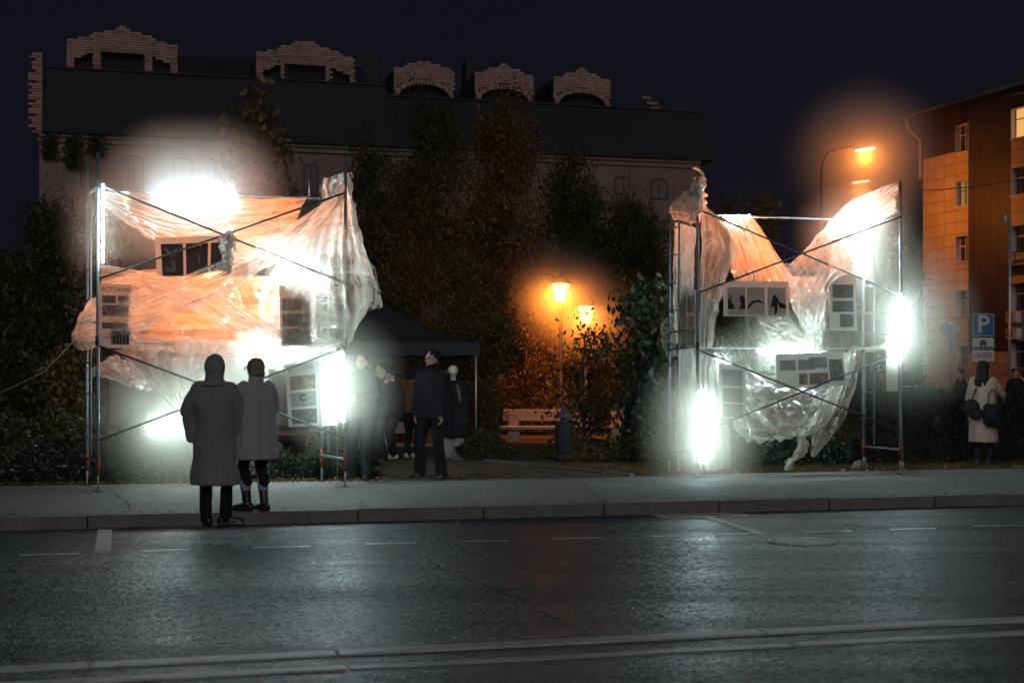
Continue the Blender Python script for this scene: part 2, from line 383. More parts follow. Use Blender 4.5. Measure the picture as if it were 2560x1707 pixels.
for i in range(-5, 6):
    h = math.sqrt(.275**2-(i*.048)**2); d = W(.94, .34, 0).normalized(); q = Vector((-d.y, d.x, 0)); o = Vector((c.x, c.y, .012)) + q*i*.048
    bm = bmesh.new(); Mx = Matrix.Translation(o) @ Matrix(((d.x,q.x,0,0),(d.y,q.y,0,0),(0,0,1,0),(0,0,0,1)))
    box(bm, (-h,-.011,-.006), (h,.011,.005), Mx); from_bm('cover_rib', bm, M['iron'], mh)
# asphalt path into the park
pp = [(915,1206),(1000,1200),(1200,1196),(1400,1193),(1580,1190.5),(1540,1187),(1480,1181),(1400,1172),(1330,1164),(1260,1157),(1200,1152),(1130,1149),(1115,1130),(1110,1112),(1100,1100),(1040,1099),(985,1100),(925,1106),(935,1125),(950,1150),(965,1170),(950,1188)]
bm = bmesh.new(); bm.faces.new([bm.verts.new(at_z(x, y, GZ+.006)) for x, y in pp]); path = struct(from_bm('path', bm, M['path']))
edge = [(1580,1190.5),(1540,1187),(1480,1181),(1400,1172),(1330,1164),(1260,1157),(1200,1152),(1130,1149)]
for a, b in zip(edge, edge[1:]):
    A, B = at_z(*a, GZ), at_z(*b, GZ); d = (B-A).normalized(); nrm = Vector((-d.y, d.x, 0))*.04; bm = bmesh.new()
    f = bm.faces.new([bm.verts.new(p + Vector((0,0,-.03))) for p in (A+nrm, B+nrm, B-nrm, A-nrm)]); r = bmesh.ops.extrude_face_region(bm, geom=[f])
    bmesh.ops.translate(bm, verts=[e for e in r['geom'] if isinstance(e, bmesh.types.BMVert)], vec=(0,0,.075)); bmesh.ops.recalc_face_normals(bm, faces=bm.faces)
    from_bm('edging_stone', bm, M['kerb'], path)

# ================================================================== OLD BUILDING BEHIND THE PARK
VW = 54.1
ob = empty('old_building', W(0, VW, 0), 'long dark-roofed building with plastered wall and stepped brick dormers behind the trees', 'building')
uL = uv_of(at_v(98, 400, VW))[0]; uR = uv_of(at_v(1745, 400, VW))[0]; EZ = 10.5
bm = bmesh.new(); ubox(bm, uL, uR, VW, VW+12, -.1, EZ); wall_o = from_bm('wall', bm, M['plaster'], ob)
bm = bmesh.new()
for z0, z1, d in ((EZ-.28, EZ-.10, .10), (EZ-.10, EZ+.02, .20), (7.62, 7.74, .07)): ubox(bm, uL-.05, uR+.05, VW-d, VW, z0, z1)
from_bm('cornice', bm, M['plaster'], wall_o)
bm = bmesh.new(); ubox(bm, uL, uR, VW-.03, VW-.003, 7.50, 7.61); from_bm('string_course', bm, M['frame_dark'], wall_o)
for px in (125, 312, 508, 1280, 1410, 1577, 1738):
    uu = uv_of(at_v(px, 400, VW))[0]; bm = bmesh.new(); ubox(bm, uu-.05, uu+.05, VW-.06, VW, 7.75, EZ-.29); from_bm('pilaster', bm, M['plaster'], wall_o)
uM = uv_of(at_v(965, 230, 55.2))[0]; uE = uv_of(at_v(1734, 278, 55.2))[0]+.15
def prism_roof(name, u0, u1, prof, mat):
    bm = bmesh.new(); A = [bm.verts.new(W(u0, v, z)) for v, z in prof]; B = [bm.verts.new(W(u1, v, z)) for v, z in prof]
    for i in range(len(prof)): bm.faces.new((A[i], A[(i+1)%len(prof)], B[(i+1)%len(prof)], B[i]))
    bm.faces.new(A[::-1]); bm.faces.new(B); bmesh.ops.recalc_face_normals(bm, faces=bm.faces)
    return from_bm(name, bm, mat, ob)
rl = prism_roof('lower_roof', uL+.1, uM, ((VW-.35,EZ+.03),(VW+1.1,13.12),(VW+11,13.12),(VW+12,EZ+.03)), M['roof'])
rr = prism_roof('lower_roof', uM, uE+.25, ((VW-.35,EZ+.03),(VW+1.1,12.72),(VW+11,12.72),(VW+12,EZ+.03)), M['roof'])
bm = bmesh.new(); ubox(bm, uL+.1, uM, VW+1.0, VW+1.25, 13.13, 13.19); ubox(bm, uM+.002, uE+.2, VW+1.0, VW+1.25, 12.73, 12.79); from_bm('roof_edge', bm, M['roof'], ob)
up = prism_roof('upper_roof', uL+1.2, uM-.2, ((VW+2.6,13.14),(VW+6.2,15.0),(VW+6.4,15.0),(VW+10,13.14)), M['roof'])
up2 = prism_roof('upper_roof', uM+.2, uE-2.4, ((VW+2.6,12.74),(VW+5.2,13.9),(VW+5.4,13.9),(VW+10,12.74)), M['roof'])
def chimney(px, py, w, h, v=VW+6.5):
    p = at_v(px, py, v); u_, _ = uv_of(p); bm = bmesh.new(); ubox(bm, u_-w/2, u_+w/2, v-.4, v+.4, p.z-h, p.z); from_bm('chimney', bm, M['roof'], up)
chimney(1185, 158, .9, 1.6); chimney(915, 145, 1.0, 1.4)
# ---- bricks
brick_me = []
for w in (.25, .12):
    for jj in range(3):
        bm = bmesh.new(); box(bm, (0, -.06, 0), (w, .0, .082)); bmesh.ops.bevel(bm, geom=[e for e in bm.edges if abs(e.verts[0].co.x-e.verts[1].co.x) > .05], offset=.006, segments=1, affect='EDGES')
        me = bpy.data.meshes.new('brick'); bm.to_mesh(me); bm.free(); me.materials.append(M['brick'] if jj < 2 else M['brick2']); brick_me.append(me)
brick_left = 300
def lay(parent, u0, v, z0, wdt, ztop, hole, cap=None):
    """running bond wall face in the plane v, from u0, sized wdt; ztop(x), hole(x,z) -> bool"""
    global brick_left
    nc = int(max(ztop(x*wdt/40) for x in range(41))/.1)+1; extra = bmesh.new(); n_extra = 0
    for c in range(nc):
        x = -.13 if c % 2 else 0.
        while x < wdt-.02:
            a, b = max(0, x), min(wdt, x+.25); x += .268
            if b-a < .07: continue
            xc = (a+b)/2; z = c*.1
            if z+.05 > ztop(xc) or hole(xc, z+.05): continue
            # trim at opening sides
            if hole(a+.02, z+.05): a = xc-.01
            if hole(b-.02, z+.05): b = xc+.01
            if b-a < .07: continue
            jv = random.uniform(-.012, .012)
            if brick_left > 0:
                me = brick_me[(0 if b-a > .18 else 3) + random.choice((0,0,1,2))]
                o = bpy.data.objects.new('brick', me); COL.objects.link(o); o.parent = parent
                o.matrix_parent_inverse = Matrix.Identity(4)
                o.location = W(u0+a, v+jv, z0+z); o.rotation_euler = (0,0,TH); o.scale = ((b-a)/(.25 if b-a > .18 else .12), 1, 1); brick_left -= 1
            else:
                box(extra, (u0+a, v-.06+jv, z0+z), (u0+b, v+jv, z0+z+.082), STREET); n_extra += 1
    if n_extra:
        o = from_bm('brickwork', extra, M['brick'], parent); o['kind'] = 'stuff'
    else: extra.free()
def backing(name, u0, v, z0, cols, dep=.3):
    """core of the wall behind the bricks, as stacked boxes, butted"""
    bm = bmesh.new()
    for x0, x1, a, b in cols: ubox(bm, u0+x0, u0+x1, v+.004, v+dep, z0+a, z0+b)
    return from_bm(name, bm, M['mortar'], ob)
def wide_dormer(pxl, py):
    p = at_v(pxl, py, VW+1.15); u0 = uv_of(p)[0]; z0 = 13.16 if pxl < 500 else 13.10; v = VW+1.12; wd = 4.0 if pxl < 500 else 3.82; k = wd/4.0
    ztop = lambda x: 1.02 + .62*(1-abs(x/k-2.0)/2.0)*1.03
    def hole(x, z):
        x = x/k
        if 1.2 < x < 2.8: return z < .66
        if .29 < x < .92: return z < .34 + (x-.29)*.42
        if 3.08 < x < 3.71: return z < .34 + (3.71-x)*.42
        if .92 < x < 3.08 and .66 < z < .84: return True   # the beam
        return False
    cols = []
    n = 16
    for i in range(n):
        x0, x1 = wd*i/n, wd*(i+1)/n; xm = (x0+x1)/2/k; top = min(ztop(x0), ztop(x1))-.06
        b = 0
        if 1.2 < xm < 2.8: b = .82
        elif .29 < xm < .92: b = .34+(min(1,xm+.13)-.29)*.42
        elif 3.08 < xm < 3.71: b = .34+(3.71-xm+.13)*.42
        cols.append((x0, x1, b, top))
    d = backing('dormer', u0, v, z0, cols)
    bm = bmesh.new(); ubox(bm, u0+.92*k, u0+3.08*k, v-.075, v+.002, z0+.67, z0+.83); from_bm('beam', bm, M['brick2'], d)
    bm = bmesh.new(); ubox(bm, u0+.29*k, u0+3.71*k, v+.31, v+.33, z0-.02, z0+.9); from_bm('opening', bm, M['void'], d)
    # roof and cheeks of the dormer running back
    prof = [(0,0),(0,1.0),(wd/2,1.55),(wd,1.0),(wd,0)]; bm = bmesh.new()
    A = [bm.verts.new(W(u0+x, v+.34, z0+z)) for x, z in prof]; B = [bm.verts.new(W(u0+x, v+3.2, z0+z)) for x, z in prof]
    for i in range(5): bm.faces.new((A[i], A[(i+1)%5], B[(i+1)%5], B[i]))
    bm.faces.new(A); bm.faces.new(B[::-1]); bmesh.ops.recalc_face_normals(bm, faces=bm.faces); from_bm('dormer_roof', bm, M['roof'], d)
    lay(d, u0, v, z0, wd, ztop, hole)
# toothed brick end wall on the left
pL = at_v(106, 340, VW); uG = uv_of(pL)[0]
bm = bmesh.new(); ubox(bm, uG-.28, uG, VW-.02, VW+.4, EZ, 13.3); gw = from_bm('end_wall', bm, M['mortar'], ob)
for c in range(29):
    z = EZ+.02+c*.1; ext = random.choice((.36, .48, .48, .22, .36))
    x = -ext
    while x < -.03 and brick_left > 0:
        b = min(0, x+.25); o = bpy.data.objects.new('brick', brick_me[0 if c % 3 else 2]); COL.objects.link(o); o.parent = gw
        o.location = W(uG+x, VW-.024, z); o.rotation_euler = (0,0,TH); o.scale = ((b-x)/.25, 1, 1); x += .262; brick_left -= 1
wide_dormer(167, 170); wide_dormer(640, 190)
def arch_dormer(pxl, pxr, py):
    v = VW+1.12; p = at_v(pxl, py, v); u0 = uv_of(p)[0]; wd = uv_of(at_v(pxr, py, v))[0]-u0; z0 = 12.80; k = wd/2.45
    cx = wd/2; rx = .98*k; rz = .46
    def arch(x, e=0):
        t = abs(x-cx)/(rx+e); return (rz+e)*math.sqrt(max(0, 1-t*t)) if t < 1 else -1
    ztop = lambda x: 1.04+.42*(1-abs(x-cx)/cx)
    hole = lambda x, z: z < arch(x, .2)
    n = 24; cols = []
    for i in range(n):
        x0, x1 = wd*i/n, wd*(i+1)/n; cols.append((x0, x1, max(0, arch(x0), arch(x1))+.01, min(ztop(x0), ztop(x1))-.05))
    d = backing('dormer', u0, v, z0, cols)
    for i in range(25):
        t = math.pi*(i+.5)/25; c, s = math.cos(t), math.sin(t); pt = Vector((cx-rx*c, rz*s)); nr = Vector((-c*rz, s*rx)).normalized(); tg = Vector((nr.y, -nr.x)); bm = bmesh.new()
        wv = .045
        f = bm.faces.new([bm.verts.new(W(u0+q.x, v-.072, z0+q.y)) for q in (pt+nr*.01-tg*wv, pt+nr*.01+tg*wv, pt+nr*.19+tg*wv*1.15, pt+nr*.19-tg*wv*1.15)])
        if True:
            r = bmesh.ops.extrude_face_region(bm, geom=[f]); bmesh.ops.translate(bm, verts=[e for e in r['geom'] if isinstance(e, bmesh.types.BMVert)], vec=W(0,.07,0)); bmesh.ops.recalc_face_normals(bm, faces=bm.faces)
            from_bm('arch_brick', bm, M['brick' if i % 3 else 'brick2'], d)
    bm = bmesh.new(); ubox(bm, u0+.2, u0+wd-.2, v+.31, v+.33, z0-.02, z0+.6); from_bm('opening', bm, M['void'], d)
    prof = [(0,0),(0,1.02),(wd/2,1.4),(wd,1.02),(wd,0)]; bm = bmesh.new()
    A = [bm.verts.new(W(u0+x, v+.34, z0+z)) for x, z in prof]; B = [bm.verts.new(W(u0+x, v+2.6, z0+z)) for x, z in prof]
    for i in range(5): bm.faces.new((A[i], A[(i+1)%5], B[(i+1)%5], B[i]))
    bm.faces.new(A); bm.faces.new(B[::-1]); bmesh.ops.recalc_face_normals(bm, faces=bm.faces); from_bm('dormer_roof', bm, M['roof'], d)
    lay(d, u0, v, z0, wd, ztop, hole)
arch_dormer(984, 1137, 245); arch_dormer(1187, 1334, 252); arch_dormer(1383, 1526, 260)
bm = bmesh.new(); p = at_v(1622, 240, VW+2); u_ = uv_of(p)[0]
for i, (dx, z, w) in enumerate(((0,.0,.5),(.1,.1,.4),(-.1,.2,.5),(-.3,.32,.4))): ubox(bm, u_+dx, u_+dx+w, VW+2, VW+2.3, 12.75+z+.1*i, 12.75+z+.1*i+.11)
from_bm('brick_stub', bm, M['brick2'], ob)
# arched windows of the top storey (boarded)
def arched_window(pxl, pxr, pyt, pyb):
    a = at_v(pxl, pyt, VW); b = at_v(pxr, pyb, VW); u0, u1 = uv_of(a)[0], uv_of(b)[0]; zt, zb = a.z, b.z; cx = (u0+u1)/2; hw = (u1-u0)/2; rise = .18
    def outline(e):
        P = [(cx-hw+e, zb+e), (cx-hw+e, zt-rise)]
        for i in range(1, 8): t = i/8; P.append((cx-(hw-e)*math.cos(math.pi*t), zt-rise+(rise-e)*math.sin(math.pi*t)))
        P += [(cx+hw-e, zt-rise), (cx+hw-e, zb+e)]; return P
    o, i_ = outline(0), outline(.07); bm = bmesh.new()
    for vv, flip in ((VW-.035, False),):
        A = [bm.verts.new(W(x, vv, z)) for x, z in o]; B = [bm.verts.new(W(x, vv, z)) for x, z in i_]
        for k in range(len(A)): bm.faces.new((A[k], A[(k+1)%len(A)], B[(k+1)%len(A)], B[k]))
        r = bmesh.ops.extrude_face_region(bm, geom=bm.faces[:]); bmesh.ops.translate(bm, verts=[e for e in r['geom'] if isinstance(e, bmesh.types.BMVert)], vec=W(0,.033,0))
    ubox(bm, cx-.02, cx+.02, VW-.033, VW-.004, zb+.07, zt-.08)
    bmesh.ops.recalc_face_normals(bm, faces=bm.faces); fr = from_bm('window', bm, M['frame_dark'], ob)
    bm = bmesh.new(); bm.faces.new([bm.verts.new(W(x, VW-.008, z)) for x, z in i_]); bmesh.ops.recalc_face_normals(bm, faces=bm.faces); from_bm('boarded_pane', bm, M['board'], fr)
for a in ((199,249,383,470),(308,360,388,474),(432,482,393,478),(536,585,398,482),(758,796,408,490),(1457,1490,436,496),(1535,1581,439,498),(1625,1669,445,501)): arched_window(*a)
bm = bmesh.new(); uu = uv_of(at_v(1748, 420, VW))[0]; tube(bm, [W(uR-.02, VW-.12, z) for z in (10.3, 6, 0)], .06, 8); from_bm('downpipe', bm, M['plaster'], ob)

# ================================================================== APARTMENT BLOCK ON THE RIGHT
AC = Vector((22.3, 77.2, 0)); AD = Vector((.37, -1, 0)).normalized(); AN = Vector((-AD.y*-1, 0, 0))
AN = Vector((AD.y, -AD.x, 0)); 
if AN.dot(-AC) < 0: AN = -AN
AM = Matrix(((AD.x, AN.x, 0, AC.x), (AD.y, AN.y, 0, AC.y), (0, 0, 1, 0), (0, 0, 0, 1)))       # local x along the facade, y outwards
def apx(px):   # facade distance seen at photo column px
    r = (px-1280)/FPX; return (AC.x - r*AC.y)/(r*AD.y - AD.x)
def az(px, py): s = apx(px); Y = AC.y + AD.y*s; return CAMH + (HZ-py)/FPX*Y
ab = empty('apartment_block', AC, 'five-storey apartment block with tan facade panels and a dark brown panel band', 'apartment building')
ALEN = 16.0; AH = 15.55
def abx(name, lo, hi, mat, parent=ab):
    bm = bmesh.new(); box(bm, lo, hi, AM); bmesh.ops.recalc_face_normals(bm, faces=bm.faces); return from_bm(name, bm, mat, parent)
wallA = abx('wall', (0,-10,-.1), (ALEN,-.345,AH), M['panel_dark2'])
dk0, dk1 = apx(2421), apx(2527)
wins = []
wz = [az(2405, y) for y in (311, 451, 589, 725, 862)]; whs = [(az(2405, a)-az(2405, b)) for a, b in ((311,381),(451,516),(589,655),(725,790),(862,925))]
for zt, h in zip(wz, whs): wins.append((apx(2389), apx(2420.5), zt-h, zt))
for zt, h in zip(wz, whs): wins.append((apx(2527.5), apx(2527.5)+1.5, zt-h+.05, zt+.1))
rowh = .62; xs = [0, .88]
xcuts = sorted({0., .45, 1.15, 1.85, apx(2389), dk0, dk0+.47, dk0+.95, dk0+1.4, dk0+1.75, dk0+2.3, dk1, dk1+1.5, dk1+2.35, dk1+3.2, dk1+4.0})
def minus(x0, x1, z0, z1, ws):
    rects = [(x0, x1, z0, z1)]
    for a, b, c, d in ws:
        nr = []
        for r in rects:
            if r[1] <= a or r[0] >= b or r[3] <= c or r[2] >= d: nr.append(r); continue
            if r[2] < c: nr.append((r[0], r[1], r[2], c))
            if r[3] > d: nr.append((r[0], r[1], d, r[3]))
            if r[0] < a: nr.append((r[0], a, max(r[2], c), min(r[3], d)))
            if r[1] > b: nr.append((b, r[1], max(r[2], c), min(r[3], d)))
        rects = [r for r in nr if r[1]-r[0] > .05 and r[3]-r[2] > .05]
    return rects
bm = bmesh.new()
for r in minus(0, ALEN, -.1, AH, wins): box(bm, (r[0], -.344, r[2]), (r[1], -.033, r[3]), AM)
bmesh.ops.recalc_face_normals(bm, faces=bm.faces); from_bm('wall_lining', bm, M['panel_dark2'], ab)
z = 1.2; cnt = 0; zs = []
while z < AH-.02: zs.append((z, min(z+rowh, AH-.01))); z += rowh
for z0, z1 in zs:
    for x0, x1 in zip(xcuts, xcuts[1:]):
        for r in minus(x0, x1, z0, z1, wins):
            if r[1]-r[0] < .02: continue
            dark = dk0-.01 < (r[0]+r[1])/2 < dk1 and r[2] > 3.0
            yy = random.uniform(-.003, .003)
            m_ = (random.choice((M['panel_dark'], M['panel_dark2'])) if dark else random.choice((M['panel'], M['panel2'], M['panel'])))
            if cnt < 298: abx('facade_panel', (r[0]+.012, -.03, r[2]+.012), (r[1]-.012, .0+yy, r[3]-.012), m_)
            cnt += 1
abx('plinth', (-.02,-.029,-.05), (ALEN,.03,1.19), M['panel_dark'])
abx('far_panel', (dk1+4.0,-.028,1.2), (ALEN,.0,AH), M['panel'])
# recessed windows
for i, (x0, x1, z0, z1) in enumerate(wins):
    lit = (i == 5); mid = (i == 1)
    rv = abx('window', (x0, -.34, z0), (x1, -.32, z1), M['reveal'])   # back board of the recess
    abx('reveal', (x0-.0, -.318, z0), (x0+.03, .012, z1), M['reveal'], rv); abx('reveal', (x1-.03, -.318, z0), (x1, .012, z1), M['reveal'], rv)
    abx('reveal', (x0+.031, -.318, z1-.03), (x1-.031, .012, z1), M['reveal'], rv); abx('sill', (x0-.04, -.318, z0-.03), (x1+.04, .07, z0+.02), M['reveal'], rv)
    fm = M['white_plastic'] if i not in (1,) else M['frame_dark']
    w = x1-x0
    for a, b in ((.031, .09), (.5*w-.03, .5*w+.03), (w-.09, w-.031)): abx('frame', (x0+a, -.317, z0+.021), (x0+b, -.24, z1-.031), fm, rv)
    abx('frame', (x0+.091, -.317, z1-.55), (x0+.5*w-.031, -.25, z1-.5), fm, rv)
    gm = M['glass']
    if lit: gm = emat('lit_window', (1.0, .50, .14), .9)
    if mid: gm = emat('lamp_reflection', (1, .50, .16), .30)  # glow put into the pane for the street lamps' reflection
    abx('pane', (x0+.091, -.319, z0+.03), (x0+.5*w-.031, -.275, z1-.04), gm, rv); abx('pane', (x0+.5*w+.031, -.319, z0+.03), (x1-.091, -.275, z1-.04), gm, rv)
# far gable side, roof, eaves
bm = bmesh.new(); box(bm, (-.35,-10.4,AH), (ALEN,.75,AH+.34), AM); bmesh.ops.recalc_face_normals(bm, faces=bm.faces); ev = from_bm('eaves', bm, M['panel_dark'], ab)
bm = bmesh.new(); A = [AM @ Vector(p) for p in ((-.4,.85,AH+.345),(ALEN,.85,AH+.345),(ALEN,-10.5,AH+.345),(-.4,-10.5,AH+.345),(1.,-5,AH+1.5),(ALEN,-5,AH+1.5))]; A = [bm.verts.new(p) for p in A]
for f in ((0,1,5,4),(3,4,5,2),(0,4,3),(1,2,5),(0,3,2,1)): bm.faces.new([A[i] for i in f])
bmesh.ops.recalc_face_normals(bm, faces=bm.faces); from_bm('roof', bm, M['roof'], ab)
tube_obj('gutter', [AM @ Vector((-.4,.9,AH+.4)), AM @ Vector((ALEN,.9,AH+.4))], .09, M['galv'], ev)
tube_obj('downpipe', [AM @ Vector(p) for p in ((-.35,.85,AH+.3),(-.3,.7,AH-.35),(-.12,.1,AH-.9),(-.1,.1,AH-3)) ], .07, M['panel'], ab)
for cxx, cz in ((4.6, AH+1.9),): abx('chimney', (cxx,-3,AH+.6), (cxx+.9,-2.3,cz), M['brick2'])
# air conditioners and shelf on the facade
def ac_unit(px, py, w=.75, h=.52):
    x = apx(px); z = az(px, py); e = empty('air_conditioner', AM @ Vector((x+w/2, .2, z-h)), '%s white air conditioner on the tan facade beside the camera pole' % ('upper' if py < 800 else 'lower'), 'air conditioner', 'air conditioners on the facade')
    abx('casing', (x,.012,z-h), (x+w,.33,z), M['white_plastic'], e)
    c = AM @ Vector((x+w*.4,.34,z-h/2)); bm = bmesh.new(); tube(bm, [c, c+AN*.015], .2, 20); from_bm('fan_grille', bm, M['frame_dark'], e)
    abx('bracket', (x,.012,z-h-.05), (x+.04,.33,z-h-.002), M['galv'], e); abx('bracket', (x+w-.04,.012,z-h-.05), (x+w,.33,z-h-.002), M['galv'], e)
ac_unit(2528, 780); ac_unit(2528, 822)
sh = empty('balcony_box', AM @ Vector((dk1+.2,.3,az(2520,640))), 'open steel balcony shelf under a right-hand window', 'balcony shelf')
zs_ = az(2520, 640); abx('shelf_rail', (dk1-.35,.5,zs_), (dk1+2.2,.56,zs_+.1), M['frame_dark'], sh); abx('shelf_base', (dk1-.35,.012,zs_-.6), (dk1+2.2,.5,zs_-.55), M['frame_dark'], sh)
for q in (dk1-.35, dk1+.9, dk1+2.14): abx('shelf_post', (q,.501,zs_-.6), (q+.05,.55,zs_-.002), M['frame_dark'], sh)
# flowers behind the ground floor window
bx0, bx1, bz0, bz1 = wins[4]
fl = empty('flower_box', AM @ Vector(((bx0+bx1)/2, -.12, bz0+.02)), 'potted red flowers on the lowest window sill of the apartment block', 'flower pots')
bm = bmesh.new(); box(bm, (bx0+.08,-.2,bz0+.021), (bx1-.08,-.06,bz0+.12), AM); from_bm('planter', bm, M['brick2'], fl)
P, F, T = [], [], []
for i in range(160):
    c = AM @ Vector((random.uniform(bx0+.08,bx1-.08), random.uniform(-.2,-.04), bz0+.12+random.random()**1.5*.3)); a = Vector([random.gauss(0,1) for _ in range(3)]).normalized()*.05; b = a.orthogonal().normalized()*.035
    n = len(P); P += [tuple(c-a), tuple(c+b), tuple(c+a), tuple(c-b)]; F.append((n,n+1,n+2,n+3)); T.append(random.random())
mflower = leafmat('red_flower', (.05,.08,.02), (.5,.03,.02), (.6,.2,.05))
o = from_np('flowers', P, F, mflower, fl, T); o['kind'] = 'stuff'
# ================================================================== STREET LAMPS, LANTERNS
ORANGE = (1.0, .25, .022)
def street_lamp(px, py, Y, label, power, arm=1.6, face=None):
    p = at_D(px, py, Y); base = Vector((p.x - arm, p.y, 0)); e = empty('street_lamp', (base.x, base.y, GZ), label, 'street lamp', 'street lamps beyond the right film frame')
    pts = [(base.x, base.y, 0), (base.x, base.y, p.z-.9), (base.x+.05, base.y, p.z-.45), (base.x+.25, base.y, p.z-.12), (base.x+.7, base.y, p.z+.02), (p.x-.3, p.y, p.z+.12)]
    tube_obj('pole', pts, [.07, .05, .04, .035, .03, .03], M['steel_dark'], e)
    T = Matrix.Translation(p) @ Matrix.Rotation(R(-8), 4, 'Y')
    bm = bmesh.new(); box(bm, (-.42,-.13,.02), (.42,.13,.15), T); bmesh.ops.bevel(bm, geom=bm.edges[:], offset=.04, segments=2, affect='EDGES'); hd = from_bm('lamp_head', bm, M['galv'], e)
    bm = bmesh.new(); box(bm, (-.36,-.11,-.05), (.36,.11,.018), T); bmesh.ops.bevel(bm, geom=bm.edges[:], offset=.03, segments=2, affect='EDGES'); from_bm('lens', bm, emat('sodium_lens', (1.0, .72, .45), 10), hd)
    l = bpy.data.lights.new('lamp_light', 'SPOT' if face else 'POINT'); l.energy = power; l.color = ORANGE; l.shadow_soft_size = .12
    lo = bpy.data.objects.new('lamp_light', l); COL.objects.link(lo); lo.location = p + Vector((0,0,-.3)); lo.parent = e
    if face: l.spot_size = R(165); l.spot_blend = .5; lo.rotation_euler = (R(80), 0, R(face))
    lo.matrix_parent_inverse = Matrix.Translation(e.location).inverted()
    return p
LP = [street_lamp(2163, 373, 52, 'tallest looking orange street lamp, nearest of the row, on a curved arm', 210),
      street_lamp(2152, 454, 60, 'middle orange street lamp of the receding row', 160),
      street_lamp(2181, 488, 73, 'farthest orange street lamp, seen low through the film top', 1000, face=-52)]
def halo_mist(a, b, rad, dens, col=(1,1,1), nseg=8, n=18, ex=1.5):  # added volume imitating lens glow, no real vapour in the air
    """a puff of mist that stands in for lens glow round a lamp or tube: closed capsule holding an even thin volume"""
    a, b = Vector(a), Vector(b); d = (b-a); L = d.length
    d = d.normalized() if L > 1e-4 else Vector((0,0,1)); pts, rr = [], []
    for i in range(nseg+1):
        t = math.pi/2*i/nseg; pts.append(a - d*rad*math.cos(t)); rr.append(max(.004, rad*math.sin(t)))
    for i in range(nseg+1):
        t = math.pi/2*i/nseg; pts.append(b + d*rad*math.sin(t)); rr.append(max(.004, rad*math.cos(t)))
    if L < 1e-3: pts.pop(nseg+1); rr.pop(nseg+1)
    bm = bmesh.new(); tube(bm, pts, rr, n); bmesh.ops.recalc_face_normals(bm, faces=bm.faces)
    o = from_bm('halo_mist', bm, halo_mistmat('halo_mist', a, b, rad*.97, dens, col, ex)); o['kind'] = 'stuff'; return o
def halo_mist_nest(a, b, R0, d0):
    halo_mist(a, b, R0*1.7, d0*1.6, ex=2.3)
for p, r_, d_ in zip(LP, (2.1, 1.5, 1.8), (.80, .55, .06)):
    q = p+Vector((0,0,-.3)); halo_mist_nest(q, q, r_, d_)
def lantern(px, py, Y, label, power, h=.52, md=.42, mr=1.05, aim=None, turn=180, cone=92):
    p = at_D(px, py, Y); e = empty('park_lantern', (p.x, p.y, GZ), label, 'park lantern', 'orange park lanterns')
    tube_obj('post', [(p.x,p.y,0), (p.x,p.y,.5), (p.x,p.y,.55), (p.x,p.y,p.z-h*.75), (p.x,p.y,p.z-h*.55)], [.09,.09,.05,.04,.06], M['frame_dark'], e)
    r0, r1, z0, z1 = .12, .235, p.z-h*.45, p.z+h*.4
    bm = bmesh.new()
    for i in range(6):
        a, b = math.pi/3*i+.3, math.pi/3*(i+1)+.3
        bm.faces.new([bm.verts.new((p.x+r*math.cos(t), p.y+r*math.sin(t), z)) for r, t, z in ((r0,a,z0),(r0,b,z0),(r1,b,z1),(r1,a,z1))])
    bmesh.ops.remove_doubles(bm, verts=bm.verts, dist=1e-4)
    lt = from_bm('lantern_glass', bm, emat('lantern_glow', (1.0, .60, .26), 4), e)
    for i in range(6):
        a = math.pi/3*i+.3; tube_obj('lantern_bar', [(p.x+(r0+.006)*math.cos(a), p.y+(r0+.006)*math.sin(a), z0), (p.x+(r1+.006)*math.cos(a), p.y+(r1+.006)*math.sin(a), z1)], .012, M['frame_dark'], lt, 5)
    tube_obj('lantern_cap', [(p.x,p.y,z1+.005),(p.x,p.y,z1+.03),(p.x,p.y,z1+.16),(p.x,p.y,z1+.26)], [.26,.25,.08,.02], M['frame_dark'], e, 12)
    tube_obj('lantern_foot', [(p.x,p.y,z0-.1),(p.x,p.y,z0-.005)], [.05,.13], M['frame_dark'], e, 10)
    for k_, off in enumerate(((-.3,-.3,0),)):
        l = bpy.data.lights.new('lamp_light', 'SPOT' if aim else 'POINT'); l.energy = power; l.color = ORANGE if not aim or aim < 0 else (1.0, .245, .04); l.shadow_soft_size = .2
        lo = bpy.data.objects.new('lamp_light', l); COL.objects.link(lo); lo.location = p + Vector((-.05,-.42,.02)); lo.parent = e
        if aim: l.spot_size = R(cone); l.spot_blend = .9 if cone < 120 else .35; lo.rotation_euler = (R(90+aim), 0, R(turn))
        lo.matrix_parent_inverse = Matrix.Translation(e.location).inverted()
    if md: halo_mist_nest(p, p, mr, md)
    return p
lantern(1402, 731, 35, 'glowing orange park lantern before the tree, left and higher of the pair', 850, aim=-35, turn=0, cone=168)
lantern(1465, 786, 37.5, 'glowing orange park lantern half hidden by leaves, right and lower of the pair', 650, aim=-35, turn=0, cone=168)
lantern(630, 866, 22.3, 'orange lantern added unseen behind the left scaffold, its spot tinting the film', 2100, md=0, aim=35, turn=176, cone=95)  # added source, hidden from view; upward spot gives the film its orange
lantern(1868, 748, 25.5, 'orange lantern added unseen behind the wide figure board of the right scaffold, its spot tinting the film', 2900, md=0, aim=36, cone=90)  # second added lantern, out of sight; spot colours the film, spares the road

